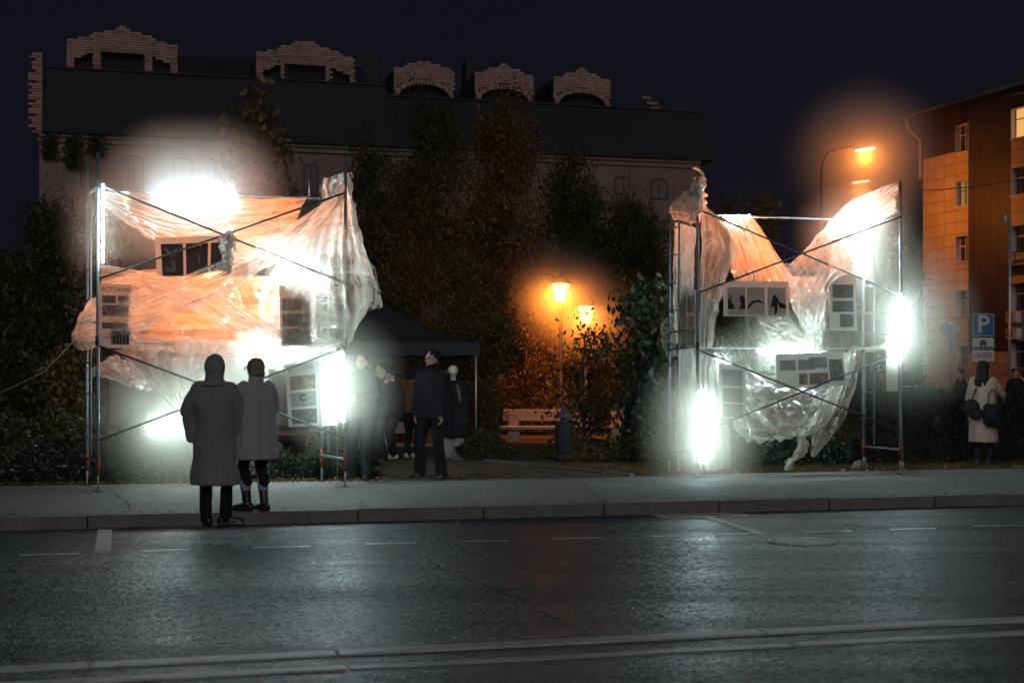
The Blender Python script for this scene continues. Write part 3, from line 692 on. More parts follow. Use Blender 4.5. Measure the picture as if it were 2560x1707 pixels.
# ================================================================== VEGETATION
def leaf_cloud(name, centers, size, mat, parent=None, aspect=.45, tint=None, droop=0., fold=True):
    n = len(centers); C_ = np.asarray(centers)
    a = rng.normal(size=(n,3)); a[:,2] -= droop; a /= np.linalg.norm(a, axis=1, keepdims=True)
    b = rng.normal(size=(n,3)); b -= (b*a).sum(1, keepdims=True)*a; b /= np.linalg.norm(b, axis=1, keepdims=True)
    s = size*rng.uniform(.6, 1.3, (n,1)); c = np.cross(a, b)
    V_ = np.stack([C_-a*s, C_-a*s*.1+b*s*aspect+c*s*.12, C_+a*s, C_-a*s*.1-b*s*aspect+c*s*.12], 1).reshape(-1,3)
    F_ = np.arange(4*n).reshape(n,4)
    return from_np(name, V_, F_, mat, parent, rng.uniform(0,1,n)**1.3 if tint is None else tint)
def tree(name, px, Y, top_py, half_px, bot_py, label, mat, leaf, nleaf, group, seed, trunk_r=.09, gx=None, narrow=1., aspect=.3, upright=.0, cat='tree', lean=0, nlimb=None, ydepth=.8):
    r = random.Random(seed); s = FPX/Y
    base = Vector(((px-1280)/s, Y, GZ-.02)); ztop = CAMH+(HZ-top_py)/s; zbot = max(.15, CAMH+(HZ-bot_py)/s); rx = half_px/s
    e = empty(name, base, label, cat, group)
    zc = (ztop+zbot)/2; hz = (ztop-zbot)/2
    bm = bmesh.new(); trunk = [base + Vector((lean*t + r.uniform(-.06,.06)*(t>0), r.uniform(-.06,.06)*(t>0), (ztop-.3-GZ)*t)) for t in np.linspace(0, 1, 8)]
    tube(bm, trunk, list(np.linspace(trunk_r, .015, 8)), 8)
    cent = []; nl = nlimb or int(16 + hz*6)
    for i in range(nl):
        t = r.uniform(.0, 1.0); zt = zbot + (ztop-zbot)*t
        prof = math.sqrt(max(.03, 1-(2*t-1)**2)) * (1 - .35*t*narrow); th = r.uniform(0, 2*math.pi); rr = rx*prof*r.uniform(.45, 1.12)
        end = Vector((base.x+lean*t + rr*math.cos(th), base.y + rr*math.sin(th)*ydepth, zt))
        st_t = max(.04, min(.93, (zt-GZ)/(ztop-GZ) - r.uniform(.08,.25))); k = st_t*7; i0 = int(k); st = trunk[i0].lerp(trunk[min(7,i0+1)], k-i0)
        mid = st.lerp(end, .5) + Vector((0,0,-.05*rr if upright<.5 else .1))
        tube(bm, [st, mid, end], [trunk_r*.35*(1-st_t*.6)+.006, .012, .005], 5, caps=False)
        for q in range(9): 
            f = r.uniform(.35, 1.08); pt = (st.lerp(mid, f*2) if f < .5 else mid.lerp(end, f*2-1)); cent.append((pt.x+r.gauss(0,.12*rx), pt.y+r.gauss(0,.12*rx), pt.z+r.gauss(0,.08*hz)))
    for q in range(int(hz*2)): cent.append((base.x+lean+r.gauss(0,.08*rx), base.y, ztop-abs(r.gauss(0,.12))*hz))
    tr = from_bm('trunk', bm, M['wood'], e, smooth=True)
    cent = np.array(cent); idx = rng.integers(0, len(cent), nleaf)
    sig = .105*rx + .10; C_ = cent[idx] + rng.normal(size=(nleaf,3))*np.array([sig, sig, sig*.8])
    C_ = C_[C_[:,2] > .2]
    o = leaf_cloud('crown', C_, leaf, mat, e, aspect=aspect, droop=.8); o['kind'] = 'stuff'
    return e
PT = 'trees in the park before the old building'
tree('tree', 1075, 40, 285, 150, 1010, 'tall dark tree with spiky top under the second small dormer, behind the black tent', M['leaf'], .075, 30000, PT, 1)
tree('tree', 930, 43, 390, 130, 1010, 'dark tree rising behind the right edge of the left film', M['leaf'], .08, 20000, PT, 2)
tree('tree', 1255, 41, 275, 150, 1000, 'tallest dark tree in the middle, left of the park lanterns', M['leaf_gold'], .075, 32000, PT, 3)
tree('tree', 1430, 45, 400, 140, 960, 'dark tree directly behind the park lanterns', M['leaf'], .085, 26000, PT, 4)
tree('tree', 1580, 44, 500, 130, 1000, 'lower dark tree left of the right scaffold', M['leaf'], .08, 22000, PT, 5)
tree('tree', 1160, 31, 660, 130, 1075, 'orange lit willow-like tree at the right corner of the black tent', M['leaf_gold'], .055, 22000, PT, 6, trunk_r=.06)
tree('tree', 1320, 38.5, 620, 120, 1060, 'orange lit tree just left of the park lanterns', M['leaf_gold'], .06, 22000, PT, 7, trunk_r=.06)
tree('tree', 1530, 40, 700, 120, 1075, 'bushy tree to the right of the park lanterns', M['leaf_gold'], .065, 18000, PT, 8, trunk_r=.06)
tree('tree', 1000, 33.5, 720, 110, 1075, 'orange lit leafy tree seen under the black tent', M['leaf_gold'], .055, 14000, PT, 9, trunk_r=.05)
tree('young_tree', 1455, 27, 800, 130, 1060, 'slender forked young tree in front of the long bench', M['leaf_gold'], .055, 1500, None, 10, trunk_r=.05, aspect=.5, nlimb=14)
tree('young_tree', 1610, 25.5, 720, 95, 1090, 'broad leaved young tree lit cold at the left side of the right scaffold', M['leaf_cool'], .075, 3200, None, 11, trunk_r=.045, aspect=.55)
tree('young_tree', 655, 29, 195, 85, 560, 'tall thin sapling with large leaves rising above the left scaffold', M['leaf_gold'], .10, 2300, None, 12, trunk_r=.05, aspect=.6)
tree('tree', 110, 29, 520, 150, 1060, 'dark leafy tree left of the left scaffold', M['leaf'], .075, 17000, None, 13)
tree('tree', 20, 27, 640, 110, 1120, 'dark bushy tree at the left edge of the view', M['leaf'], .075, 12000, None, 14)
tree('young_tree', 265, 25, 520, 75, 860, 'slim broad-leaved young tree seen through the open left scaffold frame', M['leaf_gold'], .07, 1300, None, 15, trunk_r=.035, aspect=.5)
tree('young_tree', 172, 24, 860, 80, 1040, 'small tree with a pale trunk left of the left scaffold', M['leaf_gold'], .06, 1800, None, 16, trunk_r=.06, aspect=.5)
tree('tree', 1900, 47, 492, 85, 960, 'yellow-green tree behind the right scaffold crossing poles', M['leaf_gold'], .085, 15000, None, 17, aspect=.35)
tree('tree', 1810, 46, 515, 60, 960, 'darker tree behind the left post of the right scaffold', M['leaf'], .085, 8000, None, 18)
tree('tree', 2255, 56, 520, 58, 985, 'narrow dark tree against the left edge of the apartment block', M['leaf'], .10, 9000, None, 19)
tree('tree', 2130, 50, 760, 110, 1000, 'low dark tree behind the right end of the right scaffold', M['leaf'], .09, 8000, None, 20)
# creepers hanging on the plaster wall
for i, (px, pt, pb) in enumerate(((125,335,395),(183,335,420),(240,335,385))):
    p0, p1 = at_v(px, pt, VW-.25), at_v(px, pb, VW-.25); n = 260
    C_ = np.array([[p0.x+random.gauss(0,.17), p0.y, p0.z+(p1.z-p0.z)*random.random()**.8] for _ in range(n)])
    o = leaf_cloud('creeper', C_, .09, M['leaf'], aspect=.6); tag(o, ('leftmost', 'middle', 'right hand')[i] + ' tuft of creeper hanging under the left eaves', 'creeper', 'creepers on the plaster wall')
# hedges
def hedge(label, u0, u1, v0, v1, h, n, mat, leaf, name='hedge', z0=GZ, hv=.25, aspect=.55, droop=0., cat='hedge', group=None, seed=0):
    e = empty(name, W((u0+u1)/2, (v0+v1)/2, z0), label, cat, group)
    k = int(n*1.0); a = rng.random((k,3)); U_ = u0+(u1-u0)*a[:,0]; side = rng.random(k)
    V_ = np.where(side < .55, v0+rng.exponential(.10, k), v0+(v1-v0)*a[:,1])
    H_ = np.array([h*(1-hv*.6+hv*mn.noise(Vector((float(x)*1.3+seed, float(y)*1.1, 4)))*1.6 + .12*mn.noise(Vector((float(x)*5, float(y)*5, 8)))) for x, y in zip(U_, V_)])
    Z_ = np.where(side < .55, H_*a[:,2]**.8, H_*(1-rng.exponential(.10, k)))
    edge_ = np.minimum((U_-u0), (u1-U_)); H2 = np.clip(edge_/.35, .25, 1)**.5; Z_ = np.clip(Z_, .02, None)*H2
    bul = .10*np.array([mn.noise(Vector((float(x)*1.7, 0, float(z)*2.1+seed))) for x, z in zip(U_, Z_)]) * (side < .55)
    V_ = V_ + bul - .07*np.sin(np.pi*np.clip(Z_/h,0,1))*(side<.55)
    P_ = np.stack([U_*CT-V_*ST, U_*ST+V_*CT, z0+Z_], 1)
    o = leaf_cloud('foliage', P_, leaf, mat, e, aspect=aspect, droop=droop); o['kind'] = 'stuff'
    # woody core
    bm = bmesh.new(); r = random.Random(seed); nst = int((u1-u0)*9)
    for i in range(nst):
        uu = r.uniform(u0+.15, u1-.15); vv = r.uniform(v0+.12, v1-.1); q = W(uu, vv, z0-.02)
        tube(bm, [q, q+Vector((r.uniform(-.1,.1), r.uniform(-.05,.05), h*.45)), q+Vector((r.uniform(-.22,.22), r.uniform(-.12,.12), h*.8))], [.014,.010,.004], 5, caps=False)
    o = from_bm('stems', bm, M['wood'], e); o['kind'] = 'stuff'
    return e
HG = None
uA = uv_of(at_z(0, 1212, GZ))[0]; uB = uv_of(at_z(975, 1200, GZ))[0]
hedge('low clipped hedge along the pavement behind the left scaffold', uA-.4, uB-1.2, VB+.12, VB+1.3, .62, 24000, M['leaf_cool'], .032, seed=1)
hedge('low leafy hedge behind the right leg of the left scaffold', uB-1.15, uB-.1, VB+.12, VB+1.2, .66, 8000, M['leaf_cool'], .036, seed=2)
hedge('dark low hedge at the right side of the path', uv_of(at_z(1150,1150,GZ))[0], uv_of(at_z(1330,1160,GZ))[0], 24.4, 25.6, .58, 9000, M['leaf'], .034, seed=3)
hedge('loose bushes before the long bench', uv_of(at_z(1335,1140,GZ))[0], uv_of(at_z(1700,1140,GZ))[0], 24.0, 26, .42, 9000, M['leaf_gold'], .034, hv=.6, seed=4)
hedge('dark hedge behind the middle of the right scaffold', 8.3, 11.6, 21.6, 23.0, .72, 16000, M['leaf_cool'], .036, seed=5)
hedge('tall dark juniper hedge at the far right behind the woman', 11.7, 17.2, 21.7, 24.5, 1.28, 42000, M['needle'], .05, name='juniper_hedge', aspect=.14, hv=.2, seed=6)
hedge('low dark shrubs left of the hedge at the left edge', uA-2, uA+3, VB+1.6, VB+3.6, 1.1, 12000, M['leaf'], .04, hv=.5, seed=7)
# rough grass between pavement and bushes
def grass_patch(name, quad, n, hgt, mat, label):
    P, F, T = [], [], []; a, b, c, d = [at_z(x, y, GZ) for x, y in quad]; k = 0
    for i in range(n):
        s, t = random.random(), random.random(); p = a.lerp(b, s).lerp(d.lerp(c, s), t); h = hgt*random.uniform(.3,1); th = random.uniform(0, 6.28); w = .005
        dx, dy = math.cos(th)*w, math.sin(th)*w; lx, ly = random.gauss(0,.4)*h, random.gauss(0,.4)*h
        P += [(p.x-dx,p.y-dy,GZ-.012), (p.x+dx,p.y+dy,GZ-.012), (p.x+lx,p.y+ly,GZ+h)]; F.append((k,k+1,k+2)); T.append(random.random()); k += 3
    o = from_np(name, P, F, mat, None, T); return tag(o, label, None, None, 'stuff')
grass_patch('grass', ((1290,1166),(2560,1150),(2560,1169),(1560,1190)), 14000, .08, M['leaf_gold'], 'rough short grass at the back edge of the pavement')
grass_patch('grass', ((0,1195),(975,1185),(960,1203),(0,1214)), 5000, .06, M['leaf_gold'], 'thin grass at the foot of the left hedge')
# fallen leaves
def litter(name, n, fn, label, size=.03, mat=None):
    P, F, T = [], [], []; k = 0
    for i in range(n):
        p = fn(); s = size*random.uniform(.5, 1.3); th = random.uniform(0, 6.28); a = Vector((math.cos(th), math.sin(th), random.uniform(-.3,.3)))*s; b = Vector((-math.sin(th), math.cos(th), random.uniform(-.3,.6)))*s*.6
        P += [tuple(p-a), tuple(p+b+Vector((0,0,s*.3))), tuple(p+a), tuple(p-b+Vector((0,0,s*.2)))]; F.append((k,k+1,k+2,k+3)); T.append(random.random()); k += 4
    o = from_np(name, P, F, mat or M['dry_leaf'], None, T); return tag(o, label, None, None, 'stuff')
litter('fallen_leaves', 520, lambda: W(random.uniform(-7, 4), VB+abs(random.gauss(0,.10))-.02, GZ+.02), 'dry brown leaves gathered along the foot of the left hedge', .034)
litter('fallen_leaves', 260, lambda: W(random.uniform(4, 15), VB+random.gauss(.05,.2), GZ+.018), 'scattered dry leaves at the right back edge of the pavement', .03)
litter('grit', 900, lambda: W(random.uniform(-7, 16), VK+.16+abs(random.gauss(0,.16)), GZ+.006), 'dark grit and dirt gathered behind the kerb', .014, M['crack'])
litter('grit', 500, lambda: W(random.uniform(-7, 16), VK-.03-abs(random.gauss(0,.12)), .010), 'grit in the gutter along the kerb face', .012, M['kerb'])
litter('fallen_leaves', 60, lambda: W(random.uniform(-5, 15), random.uniform(VK-.5, VK+4), .02 + 0), 'a few dry leaves on the road and pavement', .028)

# ================================================================== BENCHES, BIN, FENCE, SIGNS
def bench(px0, px1, py_top, Y, label, zt=.86, seat=.46):
    s = FPX/Y; x0, x1 = (px0-1280)/s, (px1-1280)/s; e = empty('bench', ((x0+x1)/2, Y, GZ), label, 'bench', 'pale concrete park benches')
    bm = bmesh.new(); box(bm, (x0, Y+.38, zt-.28), (x1, Y+.46, zt)); bmesh.ops.bevel(bm, geom=bm.edges[:], offset=.01, segments=1, affect='EDGES'); from_bm('backrest', bm, M['bench'], e)
    bm = bmesh.new(); box(bm, (x0-.1, Y-.1, seat-.08), (x1-.05, Y+.36, seat)); bmesh.ops.bevel(bm, geom=bm.edges[:], offset=.01, segments=1, affect='EDGES'); from_bm('seat', bm, M['bench'], e)
    for q in (.12, .88):
        xx = x0+(x1-x0)*q; bm = bmesh.new(); box(bm, (xx-.14, Y, GZ-.03), (xx+.14, Y+.30, seat-.083)); from_bm('leg', bm, M['bench'], e)
        bm = bmesh.new(); box(bm, (xx-.12, Y+.30, GZ-.03), (xx+.12, Y+.378, zt-.1)); from_bm('back_post', bm, M['bench'], e)
bench(1257, 1486, 1020, 34.5, 'long pale bench lit orange under the park lanterns')
bench(148, 420, 1032, 31.5, 'pale bench seen through the left scaffold')
bench(640, 800, 1040, 31, 'pale bench behind the lower right poster of the left scaffold')
bench(1530, 1640, 1050, 36, 'short bench dim behind the young tree left of the right scaffold')
wl_ = empty('planter_box', at_D(1010, 1100, 31), 'orange lit low wooden planter box under the black tent', 'planter box')
s_ = FPX/31
for nm, a in (('side_board', (960, 1160, .13, .20)), ('side_board', (960, 1160, .42, .66))):
    bm = bmesh.new(); box(bm, ((a[0]-1280)/s_, 31, a[2]), ((a[1]-1280)/s_, 31.08, a[3])); from_bm(nm, bm, M['bench'], wl_)
for px in (965, 1082, 1150):
    bm = bmesh.new(); x = (px-1280)/s_; box(bm, (x-.05, 31.082, .1), (x+.05, 31.16, .9)); from_bm('post', bm, M['bench'], wl_)
bn = at_z(1410, 1150, GZ); e = empty('litter_bin', bn, 'dark park litter bin with a pointed lid before the long bench', 'litter bin')
tube_obj('bin_body', [bn+Vector((0,0,z)) for z in (0,.02,.62,.66)], [.13,.15,.16,.16], M['tent'], e, 14)
tube_obj('bin_neck', [bn+Vector((0,0,z)) for z in (.66,.76)], [.05,.05], M['frame_dark'], e, 8)
tube_obj('bin_lid', [bn+Vector((0,0,z)) for z in (.76,.79,.86,1.0)], [.17,.18,.07,.015], M['frame_dark'], e, 14)
# railing
fe = empty('railing', at_D(2330, 1000, 40), 'grey metal railing with crossed bars beyond the juniper hedge', 'railing')
fz = lambda py, Y=40: CAMH+(HZ-py)/FPX*Y
fx = lambda px, Y=40: (px-1280)*Y/FPX
X0, X1 = fx(2230), fx(2420); zt, zb = fz(966), fz(1008)
tube_obj('top_rail', [(X0,40,zt),(X1,40,zt)], .022, M['galv'], fe); tube_obj('top_rail', [(X0,40,zt-.09),(X1,40,zt-.09)], .014, M['galv'], fe); tube_obj('bottom_rail', [(X0,40,zb),(X1,40,zb)], .02, M['galv'], fe)
for px in (2240, 2289, 2341, 2392): tube_obj('post', [(fx(px),40.03,GZ-.05),(fx(px),40.03,zt+.04)], .05, M['galv'], fe)
for px in range(2242, 2405, 26):
    tube_obj('cross_bar', [(fx(px),39.97,zt-.1),(fx(px+20),39.97,zb)], .012, M['galv'], fe, 5); tube_obj('cross_bar', [(fx(px+22),39.96,zt-.1),(fx(px+2),39.96,zb)], .012, M['galv'], fe, 5)
# signs
SW = pmat('sign_white', (.62,.60,.55), .35, var=.08); SB = pmat('sign_blue', (.015,.12,.34), .3, var=.1); SK = pmat('sign_black', (.02,.02,.02), .4); SG = pmat('sign_back', (.33,.34,.33), .5, metal=.3, var=.2)
YS = 36.
sx = lambda px: (px-1280)*YS/FPX
sz = lambda py: CAMH+(HZ-py)/FPX*YS
def rrect(bm, x0, x1, z0, z1, y, r=.03, th=.012):
    P = []
    for cx, cz, a0 in ((x1-r,z1-r,0),(x0+r,z1-r,90),(x0+r,z0+r,180),(x1-r,z0+r,270)):
        for k in range(5): t = R(a0+k*22.5); P.append((cx+r*math.cos(t), y, cz+r*math.sin(t)))
    f = bm.faces.new([bm.verts.new(p) for p in P]); q = bmesh.ops.extrude_face_region(bm, geom=[f]); bmesh.ops.translate(bm, verts=[e for e in q['geom'] if isinstance(e, bmesh.types.BMVert)], vec=(0,-th,0))
    bmesh.ops.recalc_face_normals(bm, faces=bm.faces)
def plate(name, x0, x1, z0, z1, y, mat, parent, r=.03, th=.012):
    bm = bmesh.new(); rrect(bm, x0, x1, z0, z1, y, r, th); return from_bm(name, bm, mat, parent)
def text(name, body, loc, size, mat, parent, rz=0, align='CENTER', ext=.002, bold=0, Mx=None):
    c = bpy.data.curves.new(name, 'FONT'); c.body = body; c.size = size; c.align_x = align; c.align_y = 'CENTER'; c.extrude = ext; c.offset = bold
    t = bpy.data.objects.new(name, c); COL.objects.link(t); bpy.context.view_layer.update()
    me = bpy.data.meshes.new_from_object(t.evaluated_get(bpy.context.evaluated_depsgraph_get())); bpy.data.objects.remove(t); bpy.data.curves.remove(c)
    me.name = name; me.transform(Mx if Mx is not None else Matrix.Translation(loc) @ Matrix.Rotation(rz, 4, 'Z') @ Matrix.Rotation(R(90), 4, 'X')); me.materials.clear()
    return link(name, me, mat, parent)
ps = empty('parking_sign', (sx(2457), YS, GZ), 'blue parking sign with two white plates below, dark post', 'parking sign')
tube_obj('post', [(sx(2460), YS+.07, 0), (sx(2460), YS+.07, sz(779))], .035, M['steel_dark'], ps)
bp = plate('sign_plate', sx(2431), sx(2485), sz(840), sz(784), YS, SW, ps); plate('blue_field', sx(2432.5), sx(2483.5), sz(838.5), sz(785.5), YS-.0125, SB, bp, .025, .003)
text('letter', 'P', (sx(2457.5), YS-.0165, sz(812)), .62, SW, bp, ext=.001, bold=.008)
cp = plate('car_plate', sx(2431), sx(2485), sz(871), sz(844), YS, SW, ps, .02); bm = bmesh.new()
for a in ((2449,2466,856,863),(2450,2453,863,866),(2462,2465,863,866)): box(bm, (sx(a[0]), YS-.016, sz(a[3])), (sx(a[1]), YS-.0125, sz(a[2])))
from_bm('car_symbol', bm, SK, cp)
poly_obj('car_roof', [(sx(x), YS-.0142, sz(y)) for x, y in ((2450,855.8),(2465,855.8),(2462.5,849.5),(2452.5,849.5))], SK, cp)
bm = bmesh.new(); box(bm, (sx(2433), YS-.016, sz(869.5)), (sx(2483), YS-.0125, sz(866.2))); from_bm('kerb_symbol', bm, SK, cp)
tp = plate('price_plate', sx(2431), sx(2485), sz(903), sz(875), YS, SW, ps, .02)
for x, r_, t_ in ((2442.5,7.2,'10'),(2455,7.2,'15'),(2471,10,'20')):
    bm = bmesh.new(); c = Vector((sx(x), YS-.014, sz(889))); rr_ = r_*YS/FPX; n = 28
    A = [[bm.verts.new((c.x+q*math.cos(6.2832*i/n), c.y, c.z+q*math.sin(6.2832*i/n))) for i in range(n)] for q in (rr_, rr_-.011)]
    for i in range(n): bm.faces.new((A[0][i], A[0][(i+1)%n], A[1][(i+1)%n], A[1][i]))
    from_bm('circle', bm, SK, tp); text('number', t_, (c.x, c.y-.002, c.z), .11 if r_ < 8 else .155, SK, tp, ext=.0008, bold=.001)
dsn = empty('diamond_sign', (sx(2375), YS+.5, GZ), 'diamond shaped sign seen from its grey back, on a post', 'road sign')
YD = YS+.5; dx = lambda px: (px-1280)*YD/FPX; dz = lambda py: CAMH+(HZ-py)/FPX*YD
poly_obj('sign_plate', [(dx(x), YD, dz(y)) for x, y in ((2375,793),(2403,824),(2375,853),(2346,824))], SG, dsn, (0,.012,0))
poly_obj('back_brace', [(dx(x), YD-.004, dz(y)) for x, y in ((2371,803),(2378,803),(2378,843),(2371,843))], M['galv'], dsn, (0,-.02,0))
tube_obj('post', [(dx(2375), YD-.06, 0), (dx(2375), YD-.06, dz(812))], .036, M['steel'], dsn)
# camera pole
YP = 44.; cx_ = lambda px: (px-1280)*YP/FPX; cz_ = lambda py: CAMH+(HZ-py)/FPX*YP
pe = empty('camera_pole', (cx_(2524), YP, GZ), 'tall thin pale pole with a security camera at its top, before the apartment block', 'camera pole')
tube_obj('pole', [(cx_(2524), YP, 0), (cx_(2524), YP, cz_(548))], .055, M['galv'], pe)
tube_obj('arm', [(cx_(2524), YP, cz_(554)), (cx_(2508), YP-.1, cz_(556))], .03, M['galv'], pe)
bm = bmesh.new(); box(bm, (cx_(2502), YP-.3, cz_(554)), (cx_(2509), YP+.05, cz_(540))); bmesh.ops.bevel(bm, geom=bm.edges[:], offset=.02, segments=2, affect='EDGES'); from_bm('camera_head', bm, M['white_plastic'], pe)
# overhead wires
def wire(label, a, b, sag, rad=.018):
    A, B = at_D(*a), at_D(*b); P = [A.lerp(B, t) - Vector((0,0,sag*4*t*(1-t))) for t in np.linspace(0,1,14)]
    o = tube_obj('overhead_wire', P, rad, M['frame_dark'], None, 5); tag(o, label, 'wire', 'overhead wires at the apartment block')
wire('long wire crossing the apartment block below its top windows', (2080,462,60), (2760,398,50), .6)
wire('upper slanting wire near the left top corner of the apartment block', (2309,368,76), (2450,250,64), .25, .022)
wire('short sagging wire under the eaves of the apartment block', (2309,334,76), (2420,290,66), .5, .02)
# ================================================================== SCAFFOLD TOWERS
def scaffold(u0, u1, vf, vb, label, ptops, bs=0.):
    """ladder-end frames of two lifts joined by crossed braces on the front and rails at the back"""
    e = empty('scaffold', W((u0+u1)/2, (vf+vb)/2, GZ), label, 'scaffold', 'steel scaffold frames wrapped in film')
    pr = .024
    for (u, v), zt in zip(((u0,vf),(u1,vf),(u0+bs,vb),(u1+bs,vb)), ptops):
        po = tube_obj('post', [W(u,v,GZ+.30), W(u,v,2.06), W(u,v,2.061), W(u,v,zt)], [pr,pr,pr*.92,pr*.92], M['steel'], e, 10)
        tube_obj('red_socket', [W(u,v,GZ+.20), W(u,v,GZ+.46)], pr+.004, M['red'], po, 10)
        tube_obj('screw_jack', [W(u,v,GZ), W(u,v,GZ+.30)], .013, M['galv'], po, 8)
        bm = bmesh.new(); ubox(bm, u-.05, u+.05, v-.05, v+.05, GZ, GZ+.008); from_bm('foot_plate', bm, M['steel_dark'], po)
        tube_obj('coupling', [W(u,v,2.0), W(u,v,2.12)], pr+.006, M['steel_dark'], po, 10)
    for u in (u0, u1):
        vi = vf + (vb-vf)*.64 if u == u0 else vb - .34
        X = lambda v: u + bs*(v-vf)/(vb-vf)
        tube_obj('inner_post', [W(X(vi),vi,.55), W(X(vi),vi,2.3), W(X(vi),vi,4.02)], .017, M['steel'], e, 8)
        for z in (.50, 2.04, 2.30, 4.05): tube_obj('transom', [W(X(vf+.02),vf+.02,z), W(X(vb-.02),vb-.02,z+.0)], .018, M['steel'], e, 8)
        for z in np.arange(.95, 4.0, .42):
            if min(abs(z-2.04), abs(z-2.3)) < .1: continue
            tube_obj('rung', [W(X(vi),vi,z), W(X(vb),vb,z)], .012, M['steel'], e, 6)
    for za, zb in ((4.05,2.85),(1.99,.79)):
        tube_obj('brace', [W(u0+.02,vf-.035,za), W(u1-.02,vf-.035,zb)], .0135, M['steel_dark'], e, 8)
        tube_obj('brace', [W(u0+.02,vf-.065,zb), W(u1-.02,vf-.065,za)], .0135, M['steel_dark'], e, 8)
    for z in (4.13, 2.06): tube_obj('rail', [W(u0+bs,vb+.03,z), W(u1+bs,vb+.03,z)], .016, M['steel'], e, 8)
    return e
LU0, LU1, LVF, LVB = -.46, 2.72, 18.97, 20.12
RU0, RU1, RVF, RVB = 7.98, 11.30, 19.48, 20.62
scaffold(LU0, LU1, LVF, LVB, 'left scaffold tower of blue-grey steel posts wrapped in plastic film', (4.47,4.53,4.48,4.5), -.17)
scaffold(RU0, RU1, RVF, RVB, 'right scaffold tower of dark steel posts wrapped in plastic film', (4.56,4.60,4.50,4.45))
# extra thin rods and guy lines
tag(tube_obj('thin_rod', [at_v(773,445,20.15), at_v(773,490,20.15)], .008, M['galv'], None), 'short thin rod standing on the back rail of the left scaffold', 'rod')
def guy(px0, py0, v0, px1, label, v1=None):
    top = at_v(px0, py0, v0); u1, v1_ = uv_of(at_z(*px1, GZ)); bot = W(u1, v1_, GZ); e = empty('tie_rope', bot, label, 'tie rope', 'tie ropes anchored in the pavement')
    k = bot.lerp(top, .12); tube_obj('rope', [top, top.lerp(k, .5), k], .005, M['rope'], e, 5)
    k2 = bot.lerp(top, .055); tube_obj('turnbuckle', [k, k.lerp(k2,.2), k.lerp(k2,.25), k.lerp(k2,.75), k.lerp(k2,.8), k2], [.006,.006,.014,.014,.006,.006], M['galv'], e, 6)
    bm = bmesh.new(); c = k2; tube(bm, [c+Vector((.03*math.sin(t), 0, -.03+.03*math.cos(t))) for t in np.linspace(0,6.28,10)], .006, 5); from_bm('ring', bm, M['galv'], e)
    tube_obj('anchor_peg', [k2+Vector((0,0,-.06)), bot+Vector((.0,0,0))], .011, M['galv'], e, 6)
guy(2249, 905, 19.4, (2258,1186), 'tie rope with turnbuckle beside the right foot of the right scaffold')
guy(2164, 900, 20.5, (2163,1172), 'tie rope at the back right foot of the right scaffold')
guy(1688, 900, 20.5, (1698,1182), 'tie rope at the left foot of the right scaffold')
guy(843, 1050, 18.9, (844,1222), 'short tie rope with peg hanging inside the right end of the left scaffold')
tag(tube_obj('guy_line', [at_v(186,850,19.9), at_v(110,930,20.6), W(-4.4,22.0,GZ)], .006, M['rope'], None, 5), 'thin dark guy line slanting down left from the film corner of the left scaffold', 'guy line')

# ================================================================== LIGHT TUBES (the only strong lamps of the frames)
TUBE = emat('tube_glow', (.70, .97, 1.0), 200); TUBE_HOT = emat('tube_glow_bright', (.70, .97, 1.0), 280); TUBE_COOL = emat('tube_glow_cool', (.72, 1.0, 1.0), 90)
TB = {}
def ltube(key, a, b, label, mat=None, rad=.017, mr=.62, md=.17, dk=1., mcol=(1,.92,.80)):
    A, B = at_v(*a), at_v(*b); d = (B-A).normalized(); mid = (A+B)/2
    e = empty('light_tube', mid, label, 'light tube', 'white light tubes fixed to the scaffolds'); TB[key] = (A, B)
    tube_obj('glowing_tube', [A+d*.03, B-d*.03], rad, mat or TUBE, e, 10)
    tube_obj('end_cap', [A, A+d*.029], rad*1.05, M['white_plastic'], e, 10); tube_obj('end_cap', [B-d*.029, B], rad*1.05, M['white_plastic'], e, 10)
    if md:
        i = d*min(.35, (B-A).length*.3)
        halo_mist(A+i, B-i, mr*1.55, md*3.5*dk, mcol)
vL, vR = LVF-.02, RVF-.03
ltube('T1', (257,455,vL-.02), (257,663,vL-.02), 'vertical light tube at the top of the left front post', TUBE_COOL, .014, .42, .12)
ltube('T2', (375,494,LVB-.05), (593,495,LVB-.05), 'horizontal light tube on the top back rail of the left scaffold', TUBE_HOT, mr=.80, md=.22, mcol=(.85,.96,.98))
ltube('T3', (638,622,vL+.35), (830,706,vL+.25), 'slanting light tube inside the middle right of the left scaffold', mr=.5, md=.12)
ltube('T4', (600,880,LVB-.15), (842,873,LVB-.15), 'horizontal light tube at mid height inside the left scaffold', mr=.5, md=.15)
ltube('T5', (853,874,vL-.03), (853,1058,vL-.03), 'vertical light tube low on the right front post of the left scaffold', mr=.62, md=.24)
ltube('T6', (362,1076,vL+.35), (568,1000,vL+.25), 'slanting light tube low in the left scaffold beside the hooded person', mr=.76, md=.62)
ltube('T7', (1757,975,vR-.03), (1757,1160,vR-.03), 'vertical light tube low on the left front post of the right scaffold', mr=.70, md=.42)
ltube('T8', (1893,881,RVF+.5), (2057,881,RVF+.5), 'horizontal light tube at mid height across the right scaffold', mr=.62, md=.20)
ltube('T9', (2162,560,RVB-.1), (2162,707,RVB-.1), 'vertical light tube on the upper back right post of the right scaffold', mr=.62, md=.18)
ltube('T10', (2251,730,vR-.05), (2251,908,vR-.05), 'vertical light tube on the right front post of the right scaffold', mr=.88, md=.21)
ltube('T11', (1803,541,RVB-.1), (1878,540,RVB-.1), 'short horizontal light tube under the top back rail of the right scaffold', mr=.4, md=0)
ltube('T12', (1784,892,vR+.3), (1838,914,vR+.3), 'short slanting light tube behind film left of centre in the right scaffold', mr=.4, md=.1)
